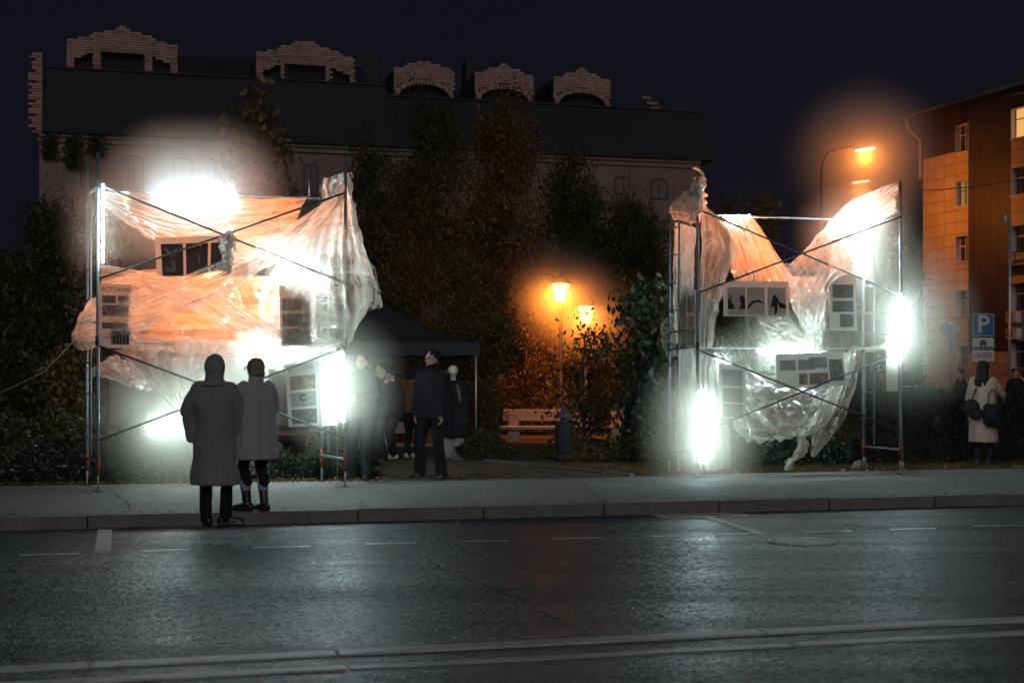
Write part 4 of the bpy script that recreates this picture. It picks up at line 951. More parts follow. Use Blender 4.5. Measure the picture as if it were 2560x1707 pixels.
ltube('T13', (2080,596,vR+.35), (2212,547,vR+.3), 'slanting light tube behind the upper right white film of the right scaffold', mr=.6, md=.12)

# ================================================================== PLASTIC FILM
def filmmat(name, op=.36, col=(.90,.83,.74), streak=.20, sscale=(2, 13), bump=.22, trans=.62):
    m, nt, out = newmat(name); uvn = N(nt, 'ShaderNodeUVMap'); mp = N(nt, 'ShaderNodeMapping'); mp.inputs['Scale'].default_value = (sscale[0], sscale[1], 1)
    nt.links.new(uvn.outputs[0], mp.inputs['Vector'])
    n1 = noise_tex(nt, mp.outputs[0], .55, 3.5, .5, .8); vec = coords(nt); n2 = noise_tex(nt, vec, 2.6, 3.5, .5, 1.0); n3 = noise_tex(nt, vec, 1.3, 3, .5)
    lw = N(nt, 'ShaderNodeLayerWeight'); lw.inputs[0].default_value = .35
    bp = N(nt, 'ShaderNodeBump'); bp.inputs['Strength'].default_value = bump; bp.inputs['Distance'].default_value = .05
    ridge = mathn(nt, 'SUBTRACT', 1, mathn(nt, 'MULTIPLY', mathn(nt, 'ABSOLUTE', mathn(nt, 'SUBTRACT', n1, .5)), 7), True)
    ridge2 = mathn(nt, 'SUBTRACT', 1, mathn(nt, 'MULTIPLY', mathn(nt, 'ABSOLUTE', mathn(nt, 'SUBTRACT', n2, .5)), 11), True)
    h = mathn(nt, 'ADD', mathn(nt, 'ADD', mathn(nt, 'MULTIPLY', ridge, .6), n1), mathn(nt, 'MULTIPLY', ridge2, .35))
    nt.links.new(h, bp.inputs['Height'])
    o = mathn(nt, 'ADD', mathn(nt, 'MULTIPLY', ridge, streak), op - .12); o = mathn(nt, 'ADD', o, mathn(nt, 'MULTIPLY', lw.outputs['Facing'], .38))
    o = mathn(nt, 'ADD', o, mathn(nt, 'MULTIPLY', ridge2, streak*.5)); o = mathn(nt, 'ADD', o, mathn(nt, 'MULTIPLY', n3, .25), True)
    tr = N(nt, 'ShaderNodeBsdfTransparent'); tr.inputs[0].default_value = (.97,.975,.97,1)
    df = N(nt, 'ShaderNodeBsdfDiffuse'); tl = N(nt, 'ShaderNodeBsdfTranslucent'); gl = N(nt, 'ShaderNodeBsdfGlossy')
    for b in (df, tl): b.inputs[0].default_value = (*col, 1)
    gl.inputs[0].default_value = (1,1,1,1); gl.inputs['Roughness'].default_value = .16
    for b in (df, tl, gl): nt.links.new(bp.outputs[0], b.inputs['Normal'])
    m1 = N(nt, 'ShaderNodeMixShader'); m1.inputs[0].default_value = trans; nt.links.new(df.outputs[0], m1.inputs[1]); nt.links.new(tl.outputs[0], m1.inputs[2])
    m2 = N(nt, 'ShaderNodeMixShader'); m2.inputs[0].default_value = .24; nt.links.new(m1.outputs[0], m2.inputs[1]); nt.links.new(gl.outputs[0], m2.inputs[2])
    m3 = N(nt, 'ShaderNodeMixShader'); nt.links.new(o, m3.inputs[0]); nt.links.new(tr.outputs[0], m3.inputs[1]); nt.links.new(m2.outputs[0], m3.inputs[2])
    nt.links.new(m3.outputs[0], out.inputs[0]); return m
FM = filmmat('film', .25); FM_THIN = filmmat('film_thin', .17, streak=.18); FM_DENSE = filmmat('film_crumpled', .44, streak=.3, sscale=(9, 9), bump=.6)
FM_V = filmmat('film_folds_down', .27, sscale=(13, 2)); FM_CLEAR = filmmat('film_clear', .28, streak=.5, sscale=(3, 5), bump=.3, trans=.6)
def spline(A, n):
    """Catmull-Rom resample of A (k, ...) to n samples"""
    k = len(A); A = np.asarray(A, float); P = np.concatenate([[2*A[0]-A[1]], A, [2*A[-1]-A[-2]]]); out = []
    for t in np.linspace(0, k-1, n):
        i = min(int(t), k-2); f = t-i; p0, p1, p2, p3 = P[i], P[i+1], P[i+2], P[i+3]
        out.append(.5*(2*p1 + (p2-p0)*f + (2*p0-5*p1+4*p2-p3)*f*f + (3*p1-p0-3*p2+p3)*f**3))
    return np.array(out)
def film(label, rows, mat=None, nu=72, nv=72, folds=(0,0), amp=.05, crumple=.02, seed=0, group=None, edge=.014, name='plastic_film'):
    """rows of (px,py,v) control points -> draped sheet with real folds. folds=(fs,ft): fold frequency along the row / across the rows"""
    ctr = [[tuple(at_v(*c)) for c in r] for r in rows]; k = max(len(r) for r in ctr)
    G = np.array([spline(r, nu) for r in ctr]); G = spline(G, nv)       # (nv, nu, 3)
    du = np.gradient(G, axis=1); dv = np.gradient(G, axis=0); nr = np.cross(du, dv); nr /= np.linalg.norm(nr, axis=2, keepdims=True)+1e-9
    D = np.zeros((nv, nu)); fs, ft = folds
    for j in range(nv):
        for i in range(nu):
            s, t = i/(nu-1), j/(nv-1); d = 0
            if fs or ft:
                w = mn.noise(Vector((s*2.2+seed, t*2.2, 1.7)))*.5
                x = Vector((s*fs + w*(ft*.12+fs*.3), t*ft + w*(fs*.12+ft*.3), seed*3.1)); d += (1-2.2*abs(mn.noise(x)))*amp + (1-2.2*abs(mn.noise(x*2.3)))*amp*.28
            y = Vector((G[j,i,0]*3.0, G[j,i,1]*3.0, G[j,i,2]*3.0+seed)); d += (1-2.2*abs(mn.noise(y)))*crumple + (1-2*abs(mn.noise(y*2.7)))*crumple*.6 + mn.noise(y*6.5)*crumple*.15
            D[j,i] = d
    e_s = np.minimum(np.arange(nu), np.arange(nu)[::-1])/(nu-1); 
    G2 = G + nr*D[:,:,None]
    # ragged, wandering edges
    for j in range(nv):
        for i in (0, nu-1):
            q = mn.noise(Vector((j*.14, i, seed)))*edge + mn.noise(Vector((j*.45, i, seed)))*edge*.5; G2[j,i,2] += q*.6; G2[j,i,0] += q
    for i in range(nu):
        for j in (0, nv-1):
            q = mn.noise(Vector((i*.14, j+50, seed)))*edge + mn.noise(Vector((i*.45, j, seed)))*edge*.5; G2[j,i,2] += q
    P = G2.reshape(-1,3); F = [(j*nu+i, j*nu+i+1, (j+1)*nu+i+1, (j+1)*nu+i) for j in range(nv-1) for i in range(nu-1)]
    o = from_np(name, P, F, mat or FM, None, None, True); me = o.data; uvl = me.uv_layers.new(name='UVMap')
    vi = np.empty(len(me.loops), np.int32); me.loops.foreach_get('vertex_index', vi); UVv = np.stack([(vi%nu)/(nu-1) + seed*.37, (vi//nu)/(nv-1)], 1).astype(np.float32); uvl.data.foreach_set('uv', UVv.ravel())
    return tag(o, label, 'plastic film', group or 'sheets of plastic film on the scaffolds')
L, B = LVF, LVB
# --- left scaffold
film('upper back film sheet hanging from the top rail of the left scaffold',
 [[(258,476,L+.1),(330,476,B-.3),(440,488,B),(600,490,B),(770,487,B)],
  [(262,492,L+.1),(345,512,B-.3),(460,525,B-.1),(610,535,B-.2),(752,520,B-.1)],
  [(268,508,L+.1),(375,560,B-.4),(480,580,B-.3),(605,590,B-.5),(735,570,B-.3)],
  [(285,520,L+.15),(405,608,B-.6),(500,640,B-.5),(600,650,B-.8),(715,625,B-.4)]], FM, folds=(3,11), amp=.05, seed=1)
film('bright film band sweeping from the right front post top down left across the left scaffold',
 [[(860,468,L-.03),(862,476,L-.03),(864,484,L-.03),(866,492,L-.02)],
  [(760,538,L-.08),(765,560,L-.10),(775,585,L-.1),(785,600,L-.06)],
  [(665,600,L-.12),(660,630,L-.18),(665,655,L-.18),(675,670,L-.1)],
  [(570,640,L-.10),(555,680,L-.20),(555,720,L-.20),(560,745,L-.1)],
  [(440,690,L-.10),(420,725,L-.16),(420,775,L-.16),(430,800,L-.1)],
  [(320,725,L-.08),(300,765,L-.12),(295,815,L-.12),(300,850,L-.08)],
  [(215,760,L+.3),(195,810,L+.25),(188,845,L+.2),(205,865,L+.15)]], FM, folds=(12,2), amp=.05, seed=2)
film('wide right-hand film sheet billowing past the right post of the left scaffold',
 [[(800,505,L+.3),(862,478,L-.05),(868,446,L+.1),(872,450,L+.3)],
  [(740,590,L+.1),(800,560,L-.05),(868,555,L-.06),(903,560,L+.2)],
  [(690,660,L+.1),(760,650,L-.08),(870,650,L-.12),(932,665,L+.15)],
  [(650,720,L+.15),(740,730,L-.08),(862,740,L-.12),(940,745,L+.15)],
  [(640,790,L+.2),(730,800,L-.05),(856,820,L-.10),(905,805,L+.1)],
  [(660,850,L+.25),(740,860,L-.02),(850,880,L-.08),(872,868,L+.05)]], FM, folds=(10,2), amp=.055, seed=3)
film('thin loose film corner flapping out right of the left scaffold',
 [[(905,640,L+.25),(925,650,L+.3),(938,668,L+.4)],[(908,700,L+.25),(935,700,L+.4),(950,712,L+.5)],[(905,760,L+.2),(935,745,L+.4),(962,762,L+.55)],[(898,780,L+.2),(920,776,L+.4),(950,770,L+.5)]], FM_THIN, nu=30, nv=30, folds=(4,1), amp=.02, seed=4)
film('pleated film curtain between the two right posts at the top of the left scaffold',
 [[(792,452,B),(812,444,B-.3),(838,434,L+.5),(868,430,L)],
  [(790,490,B),(812,490,B-.3),(840,486,L+.5),(872,478,L)],
  [(794,540,B),(815,545,B-.3),(842,545,L+.5),(880,540,L)],
  [(800,600,B),(820,620,B-.3),(845,630,L+.5),(888,620,L)]], FM_V, folds=(16,1), amp=.06, seed=5)
film('crossing film band from the left post down to the lower right of the left scaffold',
 [[(250,662,L-.02),(330,672,L-.05),(420,692,L-.1),(520,722,L-.15),(600,760,L-.15),(700,815,L-.1),(862,862,L-.04)],
  [(250,680,L-.02),(330,695,L-.07),(420,722,L-.12),(520,760,L-.18),(600,805,L-.18),(700,850,L-.12),(862,875,L-.04)],
  [(252,705,L-.02),(330,715,L-.05),(420,750,L-.1),(520,800,L-.15),(600,850,L-.15),(700,880,L-.1),(862,892,L-.04)]], FM, nu=110, nv=36, folds=(3,10), amp=.04, seed=6)
film('large orange lit back film sheet in the middle of the left scaffold',
 [[(255,700,B-.1),(380,672,B),(500,690,B),(640,690,B),(790,700,B)],
  [(240,760,B-.2),(380,745,B),(500,760,B),(640,760,B),(790,770,B)],
  [(200,830,B-.2),(350,830,B),(500,835,B),(640,830,B),(790,820,B)],
  [(215,868,B-.2),(350,870,B-.1),(500,885,B-.1),(640,885,B),(790,870,B)]], FM, folds=(10,2), amp=.05, seed=7)
film('long trailing film funnel hanging from mid height to the low slanting tube',
 [[(285,872,L+.05),(380,868,L+.1),(480,860,L+.1),(580,868,L+.2)],
  [(330,905,L+.05),(400,915,L+.1),(470,920,L+.1),(520,925,L+.2)],
  [(375,955,L+.05),(420,965,L+.1),(460,970,L+.1),(490,972,L+.15)],
  [(425,1005,L+.05),(445,1010,L+.1),(462,1012,L+.1),(475,1010,L+.1)],
  [(440,1030,L+.1),(450,1036,L+.1),(460,1036,L+.1),(470,1034,L+.1)]], FM_V, folds=(9,1), amp=.045, seed=8)
film('orange lit sagging film bag low at the left end of the left scaffold',
 [[(228,905,B-.3),(262,880,B-.4),(315,885,B-.5),(370,925,B-.6),(392,970,B-.6)],
  [(215,918,B-.3),(255,915,B-.6),(310,930,B-.8),(360,950,B-.8),(385,975,B-.7)],
  [(212,938,B-.2),(250,945,B-.5),(305,960,B-.7),(345,972,B-.7),(370,978,B-.6)],
  [(218,950,B-.2),(250,962,B-.3),(300,975,B-.4),(340,979,B-.4),(365,979,B-.5)]], FM_DENSE, nu=60, nv=44, folds=(2,5), amp=.07, crumple=.04, seed=9)
film('hanging film hem across the mid height rail of the left scaffold',
 [[(430,845,B-.3),(540,850,B-.4),(650,850,B-.5),(760,845,B-.6),(862,850,L+.1)],
  [(440,872,B-.3),(540,876,B-.4),(650,878,B-.5),(760,876,B-.6),(862,880,L+.1)],
  [(450,888,B-.3),(540,892,B-.4),(650,894,B-.5),(745,892,B-.6),(845,898,L+.1)]], FM, nv=30, folds=(7,2), amp=.05, seed=10)
film('orange tinted film flap under the mid rail beside the lower right poster',
 [[(660,888,B-.5),(720,885,B-.5),(770,885,B-.5)],[(668,905,B-.5),(715,912,B-.5),(745,900,B-.5)],[(672,918,B-.5),(700,928,B-.5),(730,912,B-.5)]], FM_THIN, nu=30, nv=24, folds=(4,2), seed=11)
film('crumpled clear film clump where the braces of the left scaffold cross',
 [[(552,575,L-.1),(572,568,L-.2),(592,572,L-.1)],[(545,610,L-.1),(575,605,L-.3),(600,612,L-.1)],[(548,650,L-.1),(574,650,L-.3),(598,655,L-.1)],[(552,690,L-.1),(575,694,L-.2),(596,686,L-.1)]], FM_DENSE, nu=50, nv=60, folds=(6,3), amp=.06, crumple=.05, seed=12)
film('film bag corner pulled out left of the left scaffold above its guy line',
 [[(250,745,L+.2),(235,752,B-.5),(226,765,B-.2)],[(240,790,L+.2),(215,800,B-.5),(205,800,B-.2)],[(235,830,L+.2),(205,835,B-.5),(188,845,B-.2)],[(248,862,L+.2),(225,872,B-.5),(205,870,B-.2)]], FM, nu=36, nv=40, folds=(5,2), amp=.04, seed=13)
film('knot of film around the right front post at mid height of the left scaffold',
 [[(838,858,L-.05),(855,852,L-.12),(868,862,L-.03)],[(835,875,L-.05),(857,872,L-.16),(874,878,L-.03)],[(842,896,L-.05),(858,895,L-.12),(868,893,L-.03)]], FM_DENSE, nu=30, nv=30, folds=(4,3), amp=.04, crumple=.04, seed=14)
# --- right scaffold
L, B = RVF, RVB
film('crumpled orange film clump tied round the top left of the right scaffold',
 [[(1735,446,L),(1746,440,L-.1),(1758,446,L),(1764,460,L+.1)],
  [(1712,478,B-.5),(1730,480,L-.15),(1755,485,L-.15),(1765,505,L+.1)],
  [(1672,505,B),(1700,490,B-.7),(1735,520,L-.2),(1758,530,L)],
  [(1664,530,B),(1690,530,B-.8),(1720,548,L-.1),(1748,550,L)],
  [(1676,552,B),(1696,556,B-.5),(1716,562,L),(1736,566,L)]], FM_DENSE, nu=66, nv=66, folds=(3,3), amp=.09, crumple=.07, seed=21)
film('round orange film bundle below the top of the left posts of the right scaffold',
 [[(1690,492,L+.5),(1708,480,L+.35),(1728,474,L+.25),(1746,470,L+.1)],[(1666,508,L+.7),(1694,504,L+.3),(1728,498,L+.1),(1756,498,L)],[(1663,532,L+.7),(1694,530,L+.25),(1728,528,L+.05),(1756,525,L)],[(1674,552,L+.6),(1698,556,L+.35),(1728,562,L+.2),(1748,558,L+.1)]], FM_DENSE, nu=60, nv=56, folds=(3,4), amp=.05, crumple=.03, seed=41)
film('pointed film tip wrapped on the top of the left front post of the right scaffold',
 [[(1738,446,L+.06),(1746,440,L+.06),(1756,443,L+.06),(1763,456,L+.06)],[(1724,470,L+.1),(1742,470,L+.05),(1758,475,L+.05),(1765,490,L+.08)],[(1722,498,L+.1),(1740,500,L+.05),(1757,505,L+.05),(1766,516,L+.1)]], FM_DENSE, nu=40, nv=40, folds=(3,3), amp=.04, crumple=.02, seed=42)
film('second fold of the film clump at the top left of the right scaffold',
 [[(1690,488,B-.1),(1715,478,B-.5),(1745,470,L+.1)],[(1668,520,B),(1700,510,B-.6),(1745,515,L)],[(1674,548,B),(1705,552,B-.6),(1742,548,L+.05)]], FM_DENSE, nu=50, nv=50, folds=(4,4), amp=.08, crumple=.06, seed=22)
film('tall narrow film panel closing the left end of the right scaffold',
 [[(1684,556,B),(1700,560,B-.4),(1728,568,L+.3),(1738,572,L+.2)],
  [(1678,620,B),(1700,620,B-.4),(1722,625,L+.3),(1735,600,L+.2)],
  [(1680,700,B),(1700,700,B-.4),(1722,700,L+.3),(1728,720,L+.2)],
  [(1676,780,B+.1),(1696,780,B-.4),(1722,780,L+.3),(1742,790,L+.2)],
  [(1682,860,B),(1700,860,B-.4),(1725,862,L+.3),(1748,868,L+.1)]], FM_V, folds=(8,1), amp=.05, seed=23)
film('orange film flap bulging out left of the right scaffold at mid height',
 [[(1690,780,B),(1672,792,B+.1),(1662,815,B+.2)],[(1694,820,B),(1676,828,B+.1),(1664,845,B+.2)],[(1696,850,B),(1682,856,B+.1),(1662,868,B+.2)],[(1700,900,B),(1690,895,B),(1684,888,B+.1)]], FM, nu=34, nv=44, folds=(3,4), amp=.05, crumple=.04, seed=24)
film('film sheet billowing beside the left front post of the right scaffold',
 [[(1752,514,L-.03),(1770,514,L),(1795,530,L+.2),(1808,545,L+.3)],
  [(1751,560,L-.05),(1785,560,L-.15),(1822,575,L-.1),(1845,595,L+.05)],
  [(1750,620,L-.05),(1790,625,L-.2),(1835,630,L-.2),(1856,635,L)],
  [(1750,690,L-.05),(1778,690,L-.12),(1806,690,L-.1),(1826,678,L)],
  [(1750,770,L-.05),(1768,772,L-.1),(1785,772,L-.1),(1796,768,L)],
  [(1750,868,L-.05),(1762,870,L-.05),(1776,872,L-.05),(1784,868,L)]], FM_V, folds=(8,1), amp=.05, seed=25)
film('orange streaked film sheet hanging from the top rail of the right scaffold',
 [[(1800,543,B),(1835,541,B),(1862,540,B),(1882,540,B)],
  [(1825,590,B-.1),(1855,590,B-.1),(1890,585,B),(1912,582,B)],
  [(1830,650,B-.2),(1870,650,B-.2),(1915,640,B-.1),(1948,640,B-.1)],
  [(1838,705,B-.3),(1885,712,B-.3),(1945,712,B-.3),(1985,690,B-.3)],
  [(1850,730,B-.3),(1900,745,B-.3),(1960,750,B-.3),(2010,740,B-.3)]], FM_V, folds=(9,1), amp=.06, seed=26)
film('broad white film swathe from the top right post of the right scaffold',
 [[(2246,452,L-.03),(2246,480,L-.03),(2248,510,L-.02),(2247,533,L-.02)],
  [(2175,475,L+.2),(2180,520,L-.1),(2190,550,L-.1),(2200,562,L)],
  [(2100,508,L+.5),(2110,550,L-.05),(2120,590,L-.12),(2140,620,L)],
  [(2040,580,L+.5),(2060,610,L+.1),(2080,645,L-.1),(2118,690,L)],
  [(1985,640,L+.4),(2010,680,L+.1),(2045,720,L-.05),(2085,740,L)],
  [(1955,655,L+.4),(1975,720,L+.1),(2010,790,L),(2070,830,L)]], FM, folds=(9,2), amp=.06, seed=27)
film('white sheet hanging under the upper right brace of the right scaffold',
 [[(2085,600,L+.15),(2120,585,L+.15),(2165,565,L+.15),(2216,545,L+.15)],[(2080,640,L+.15),(2115,630,L+.15),(2150,610,L+.15),(2190,580,L+.15)],[(2078,680,L+.15),(2110,672,L+.15),(2128,650,L+.15),(2140,640,L+.15)],[(2075,760,L+.15),(2095,745,L+.15),(2112,720,L+.15),(2114,688,L+.15)]], FM_V, folds=(6,1), amp=.03, seed=28)
film('small gathered film puff near the street lamp at the top right of the right scaffold',
 [[(2158,478,B-.2),(2170,490,B-.2),(2190,500,B-.3)],[(2120,500,B-.1),(2135,515,B-.2),(2160,530,B-.3)],[(2096,522,B),(2105,535,B-.1),(2115,545,B-.2)]], FM_THIN, nu=36, nv=36, folds=(4,4), amp=.05, crumple=.04, seed=29)
film('clear film strip between the middle posters of the right scaffold',
 [[(1985,690,B-.5),(2030,690,B-.5),(2072,690,B-.5)],[(1985,760,B-.5),(2025,765,B-.5),(2070,765,B-.5)],[(2005,820,B-.4),(2035,830,B-.4),(2062,825,B-.4)],[(2030,870,B-.3),(2045,872,B-.3),(2058,870,B-.3)]], FM_CLEAR, nu=50, nv=60, folds=(8,2), amp=.06, crumple=.05, seed=30)
film('white triangular film sheet below the wide photo board of the right scaffold',
 [[(1894,792,L+.4),(1930,792,L+.4),(1975,792,L+.4)],[(1915,830,L+.4),(1960,830,L+.4),(2010,835,L+.4)],[(1940,860,L+.4),(1990,865,L+.4),(2040,872,L+.4)],[(1955,885,L+.4),(2000,888,L+.4),(2055,888,L+.4)]], FM, nu=50, nv=40, folds=(2,5), amp=.03, seed=31)
film('great sagging clear film bag in the lower half of the right scaffold',
 [[(1790,895,L+.5),(1870,920,L+.4),(1960,935,L+.3),(2050,950,L+.4),(2125,900,L+.5)],
  [(1800,950,L+.4),(1870,975,L+.1),(1960,990,L),(2050,985,L+.2),(2118,955,L+.4)],
  [(1812,1010,L+.3),(1880,1035,L),(1960,1045,L-.1),(2040,1030,L+.1),(2105,1000,L+.4)],
  [(1830,1070,L+.3),(1890,1085,L),(1955,1090,L-.1),(2020,1080,L+.1),(2060,1050,L+.3)],
  [(1840,1098,L+.4),(1890,1116,L+.2),(1945,1114,L+.1),(1990,1100,L+.2),(2020,1088,L+.4)]], FM_CLEAR, nu=110, nv=90, folds=(6,4), amp=.10, crumple=.02, seed=32)
film('milky inner layer of the lower film bag of the right scaffold',
 [[(1868,905,L+.7),(1960,968,L+.7),(2050,968,L+.7),(2128,880,L+.7)],[(1860,960,L+.7),(1950,1005,L+.7),(2040,1010,L+.7),(2118,960,L+.7)],[(1865,1020,L+.7),(1950,1050,L+.7),(2030,1050,L+.7),(2090,1010,L+.7)],[(1880,1080,L+.6),(1950,1092,L+.6),(2010,1080,L+.6),(2050,1060,L+.6)]], FM_THIN, folds=(3,5), amp=.08, crumple=.05, seed=33)
film('right-hand film panel narrowing down to a point near the pavement',
 [[(2100,885,L+.1),(2130,878,L+.2),(2162,865,L+.4)],[(2080,960,L+.1),(2110,960,L+.2),(2145,950,L+.4)],[(2050,1040,L+.1),(2080,1040,L+.2),(2115,1045,L+.3)],[(2035,1090,L+.1),(2055,1092,L+.2),(2080,1092,L+.2)],[(2032,1135,L+.1),(2035,1140,L+.1),(2040,1138,L+.1)]], FM, nu=44, nv=70, folds=(4,1), amp=.035, seed=34)
film('twisted clear film tail touching the pavement under the right scaffold',
 [[(1985,1085,L+.1),(2005,1080,L),(2028,1085,L+.1)],[(1980,1110,L+.1),(2005,1110,L-.1),(2030,1110,L+.1)],[(1970,1145,L),(1990,1145,L-.12),(2018,1140,L)],[(1966,1164,L),(1972,1165,L-.05),(1985,1160,L)],[(1966,1177,L),(1972,1178,L-.03),(1978,1177,L)]], FM_CLEAR, nu=44, nv=60, folds=(4,3), amp=.06, crumple=.05, seed=35)
film('white film sleeve looped round the right post of the right scaffold at mid height',
 [[(2128,876,L+.5),(2160,862,L+.3),(2200,855,L+.1),(2252,855,L-.05)],[(2138,872,L+.4),(2162,868,L+.1),(2200,865,L-.1),(2252,862,L-.12)],[(2155,880,L+.4),(2168,880,L+.1),(2195,880,L-.1),(2252,878,L-.12)],[(2150,890,L+.5),(2172,888,L+.3),(2200,886,L+.1),(2252,884,L-.05)]], FM_DENSE, nu=60, nv=30, folds=(3,2), amp=.03, crumple=.02, seed=36)
film('bright lower film sheet reaching the ground at the left post of the right scaffold',
 [[(1690,870,B-.1),(1725,872,L+.4),(1755,872,L-.02),(1795,885,L+.1)],
  [(1686,960,B-.1),(1725,960,L+.4),(1757,960,L+.06),(1815,970,L+.1)],
  [(1688,1050,B-.1),(1725,1050,L+.4),(1757,1050,L+.06),(1825,1060,L+.1)],
  [(1690,1130,B-.1),(1725,1130,L+.4),(1757,1135,L+.06),(1832,1140,L+.15)],
  [(1694,1176,B-.1),(1728,1180,L+.4),(1762,1182,L+.1),(1826,1172,L+.25)]], FM_V, folds=(9,1), amp=.05, seed=37)
film('small discarded clear film scrap lying by the back right foot of the right scaffold',
 [[(2122,1164,B+.1),(2132,1150,B),(2152,1146,B+.1)],[(2124,1168,B),(2140,1158,B-.1),(2158,1158,B)],[(2126,1171,B-.05),(2140,1170,B-.1),(2155,1168,B-.05)]], FM_CLEAR, nu=24, nv=24, folds=(3,3), amp=.03, crumple=.03, seed=38)

# ================================================================== POSTERS
def papermat(name, src, t=.5):
    nt = src.node_tree; out = [n for n in nt.nodes if n.type == 'OUTPUT_MATERIAL'][0]; b = [n for n in nt.nodes if n.type == 'BSDF_PRINCIPLED'][0]; src.name = name
    tl = N(nt, 'ShaderNodeBsdfTranslucent'); mx = N(nt, 'ShaderNodeMixShader'); mx.inputs[0].default_value = t
    nt.links.new(b.inputs['Base Color'].links[0].from_socket, tl.inputs[0]); nt.links.new(b.outputs[0], mx.inputs[1]); nt.links.new(tl.outputs[0], mx.inputs[2]); nt.links.new(mx.outputs[0], out.inputs[0]); return src
PB = papermat('poster_board', pmat('pb', (.78,.76,.72), .55, var=.06, scale=2, coords_kind='Generated'))
def printmat(name, dark, light, kind=0, seed=0):
    """a greyscale photographic print: blocky facades or soft rooms, as flat print"""
    m, nt, out = newmat(name); b = N(nt, 'ShaderNodeBsdfPrincipled'); b.inputs['Roughness'].default_value = .35; uvn = coords(nt, 'Generated')
    mp = N(nt, 'ShaderNodeMapping'); mp.inputs['Location'].default_value = (seed*1.7, seed*.9, seed); nt.links.new(uvn, mp.inputs['Vector'])
    if kind == 0:
        br = N(nt, 'ShaderNodeTexBrick'); br.inputs['Scale'].default_value = 5; br.offset = 0; br.inputs['Mortar Size'].default_value = .06; br.inputs['Brick Width'].default_value = .45; br.inputs['Row Height'].default_value = .6
        br.inputs['Color1'].default_value = (*dark,1); br.inputs['Color2'].default_value = (*[(a+c)/2 for a,c in zip(dark,light)],1); br.inputs['Mortar'].default_value = (*light,1)
        sp = N(nt, 'ShaderNodeSeparateXYZ'); nt.links.new(uvn, sp.inputs[0]); cb = N(nt, 'ShaderNodeCombineXYZ'); nt.links.new(sp.outputs[0], cb.inputs[0]); nt.links.new(sp.outputs[2], cb.inputs[1])
        nt.links.new(cb.outputs[0], br.inputs['Vector'])
        mx = N(nt, 'ShaderNodeMix', data_type='RGBA'); nt.links.new(mathn(nt, 'GREATER_THAN', noise_tex(nt, mp.outputs[0], 2.2, 2), .56), mx.inputs[0]); nt.links.new(br.outputs['Color'], mx.inputs[6]); mx.inputs[7].default_value = (*light, 1); c = mx.outputs[2]
    else:
        c = ramp(nt, noise_tex(nt, mp.outputs[0], 4.5 if kind == 1 else 9, 6, .7, 1), [(.38, dark), (.5, tuple((a+c)/2 for a,c in zip(dark,light))), (.62, light)])
    nt.links.new(c, b.inputs['Base Color']); nt.links.new(b.outputs[0], out.inputs[0]); return m
PR = [printmat('print_facade', (.06,.06,.065), (.34,.34,.33), 0, 1), printmat('print_room', (.08,.08,.085), (.42,.42,.40), 1, 2), printmat('print_trees', (.05,.05,.05), (.30,.30,.29), 2, 3),
      printmat('print_brown', (.14,.09,.06), (.42,.36,.28), 0, 4), printmat('print_grey', (.16,.165,.165), (.30,.31,.31), 1, 5), printmat('print_sky', (.30,.31,.32), (.45,.46,.45), 1, 6)]
PRD = pmat('print_dark', (.045,.035,.03), .35, var=.3, scale=6); PRF = pmat('print_figure', (.30,.25,.22), .4, var=.3, scale=14); PRG = pmat('print_grey_flat', (.50,.48,.46), .4, var=.06, scale=3); PRK = pmat('print_black', (.03,.03,.032), .4)
PRO = pmat('print_umber', (.22,.10,.05), .4, var=.4, scale=7)
for m_ in PR + [PRD, PRF, PRG, PRK, PRO]: papermat(m_.name, m_, .4)
class Poster:
    def __init__(self, label, quad, v, group=None, vs4=None, curl=0, mat=None, name='poster'):
        """quad: photo pixels TL,TR,BR,BL; v plane"""
        v4 = vs4 or (v,)*4; self.q = [at_v(x, y, vv) for (x, y), vv in zip(quad, v4)]; c = sum(self.q, Vector())/4
        self.nm = (self.q[1]-self.q[0]).cross(self.q[3]-self.q[0]).normalized()
        if self.nm.dot(CAM-c) < 0: self.nm = -self.nm
        e = self.e = empty(name, c, label, 'poster', group)
        bm = bmesh.new(); n = 8; g_ = [[bm.verts.new(self.P(i/n, j/n) ) for i in range(n+1)] for j in range(n+1)]
        for j in range(n):
            for i in range(n): bm.faces.new((g_[j][i], g_[j][i+1], g_[j+1][i+1], g_[j+1][i]))
        r = bmesh.ops.extrude_face_region(bm, geom=bm.faces[:]); bmesh.ops.translate(bm, verts=[x for x in r['geom'] if isinstance(x, bmesh.types.BMVert)], vec=-self.nm*.004)
        bmesh.ops.recalc_face_normals(bm, faces=bm.faces); from_bm('board', bm, mat or PB, e)
    def P(self, s, t, off=0):
        a, b, c, d = self.q; return a.lerp(b, s).lerp(d.lerp(c, s), t) + self.nm*(off)
    def pic(self, s0, s1, t0, t1, mat, name='photo_print'):
        return poly_obj(name, [self.P(s, t, .003) for s, t in ((s0,t0),(s1,t0),(s1,t1),(s0,t1))], mat, self.e)
    def shape(self, par, pts, mat, name='figure'):
        return poly_obj(name, [self.P(s, t, .005) for s, t in pts], mat, par)
    def lines(self, s0, s1, ts, mat=None):
        bm = bmesh.new()
        for t in ts:
            w = random.uniform(.6, 1)
            bm.faces.new([bm.verts.new(self.P(s, tt, .003)) for s, tt in ((s0,t),(s0+(s1-s0)*w,t),(s0+(s1-s0)*w,t+.008),(s0,t+.008))])
        return from_bm('print_lines', bm, mat or PRG, self.e)
    def title(self, body, s, t, size, mat):
        a, b, c, d = self.q; x = (b-a).normalized(); y = (a-d).normalized(); z = self.nm; o = self.P(s, t, .006)
        Mx = Matrix(((x.x,y.x,z.x,o.x),(x.y,y.y,z.y,o.y),(x.z,y.z,z.z,o.z),(0,0,0,1))); return text('title', body, None, size, mat, self.e, ext=.0003, Mx=Mx)
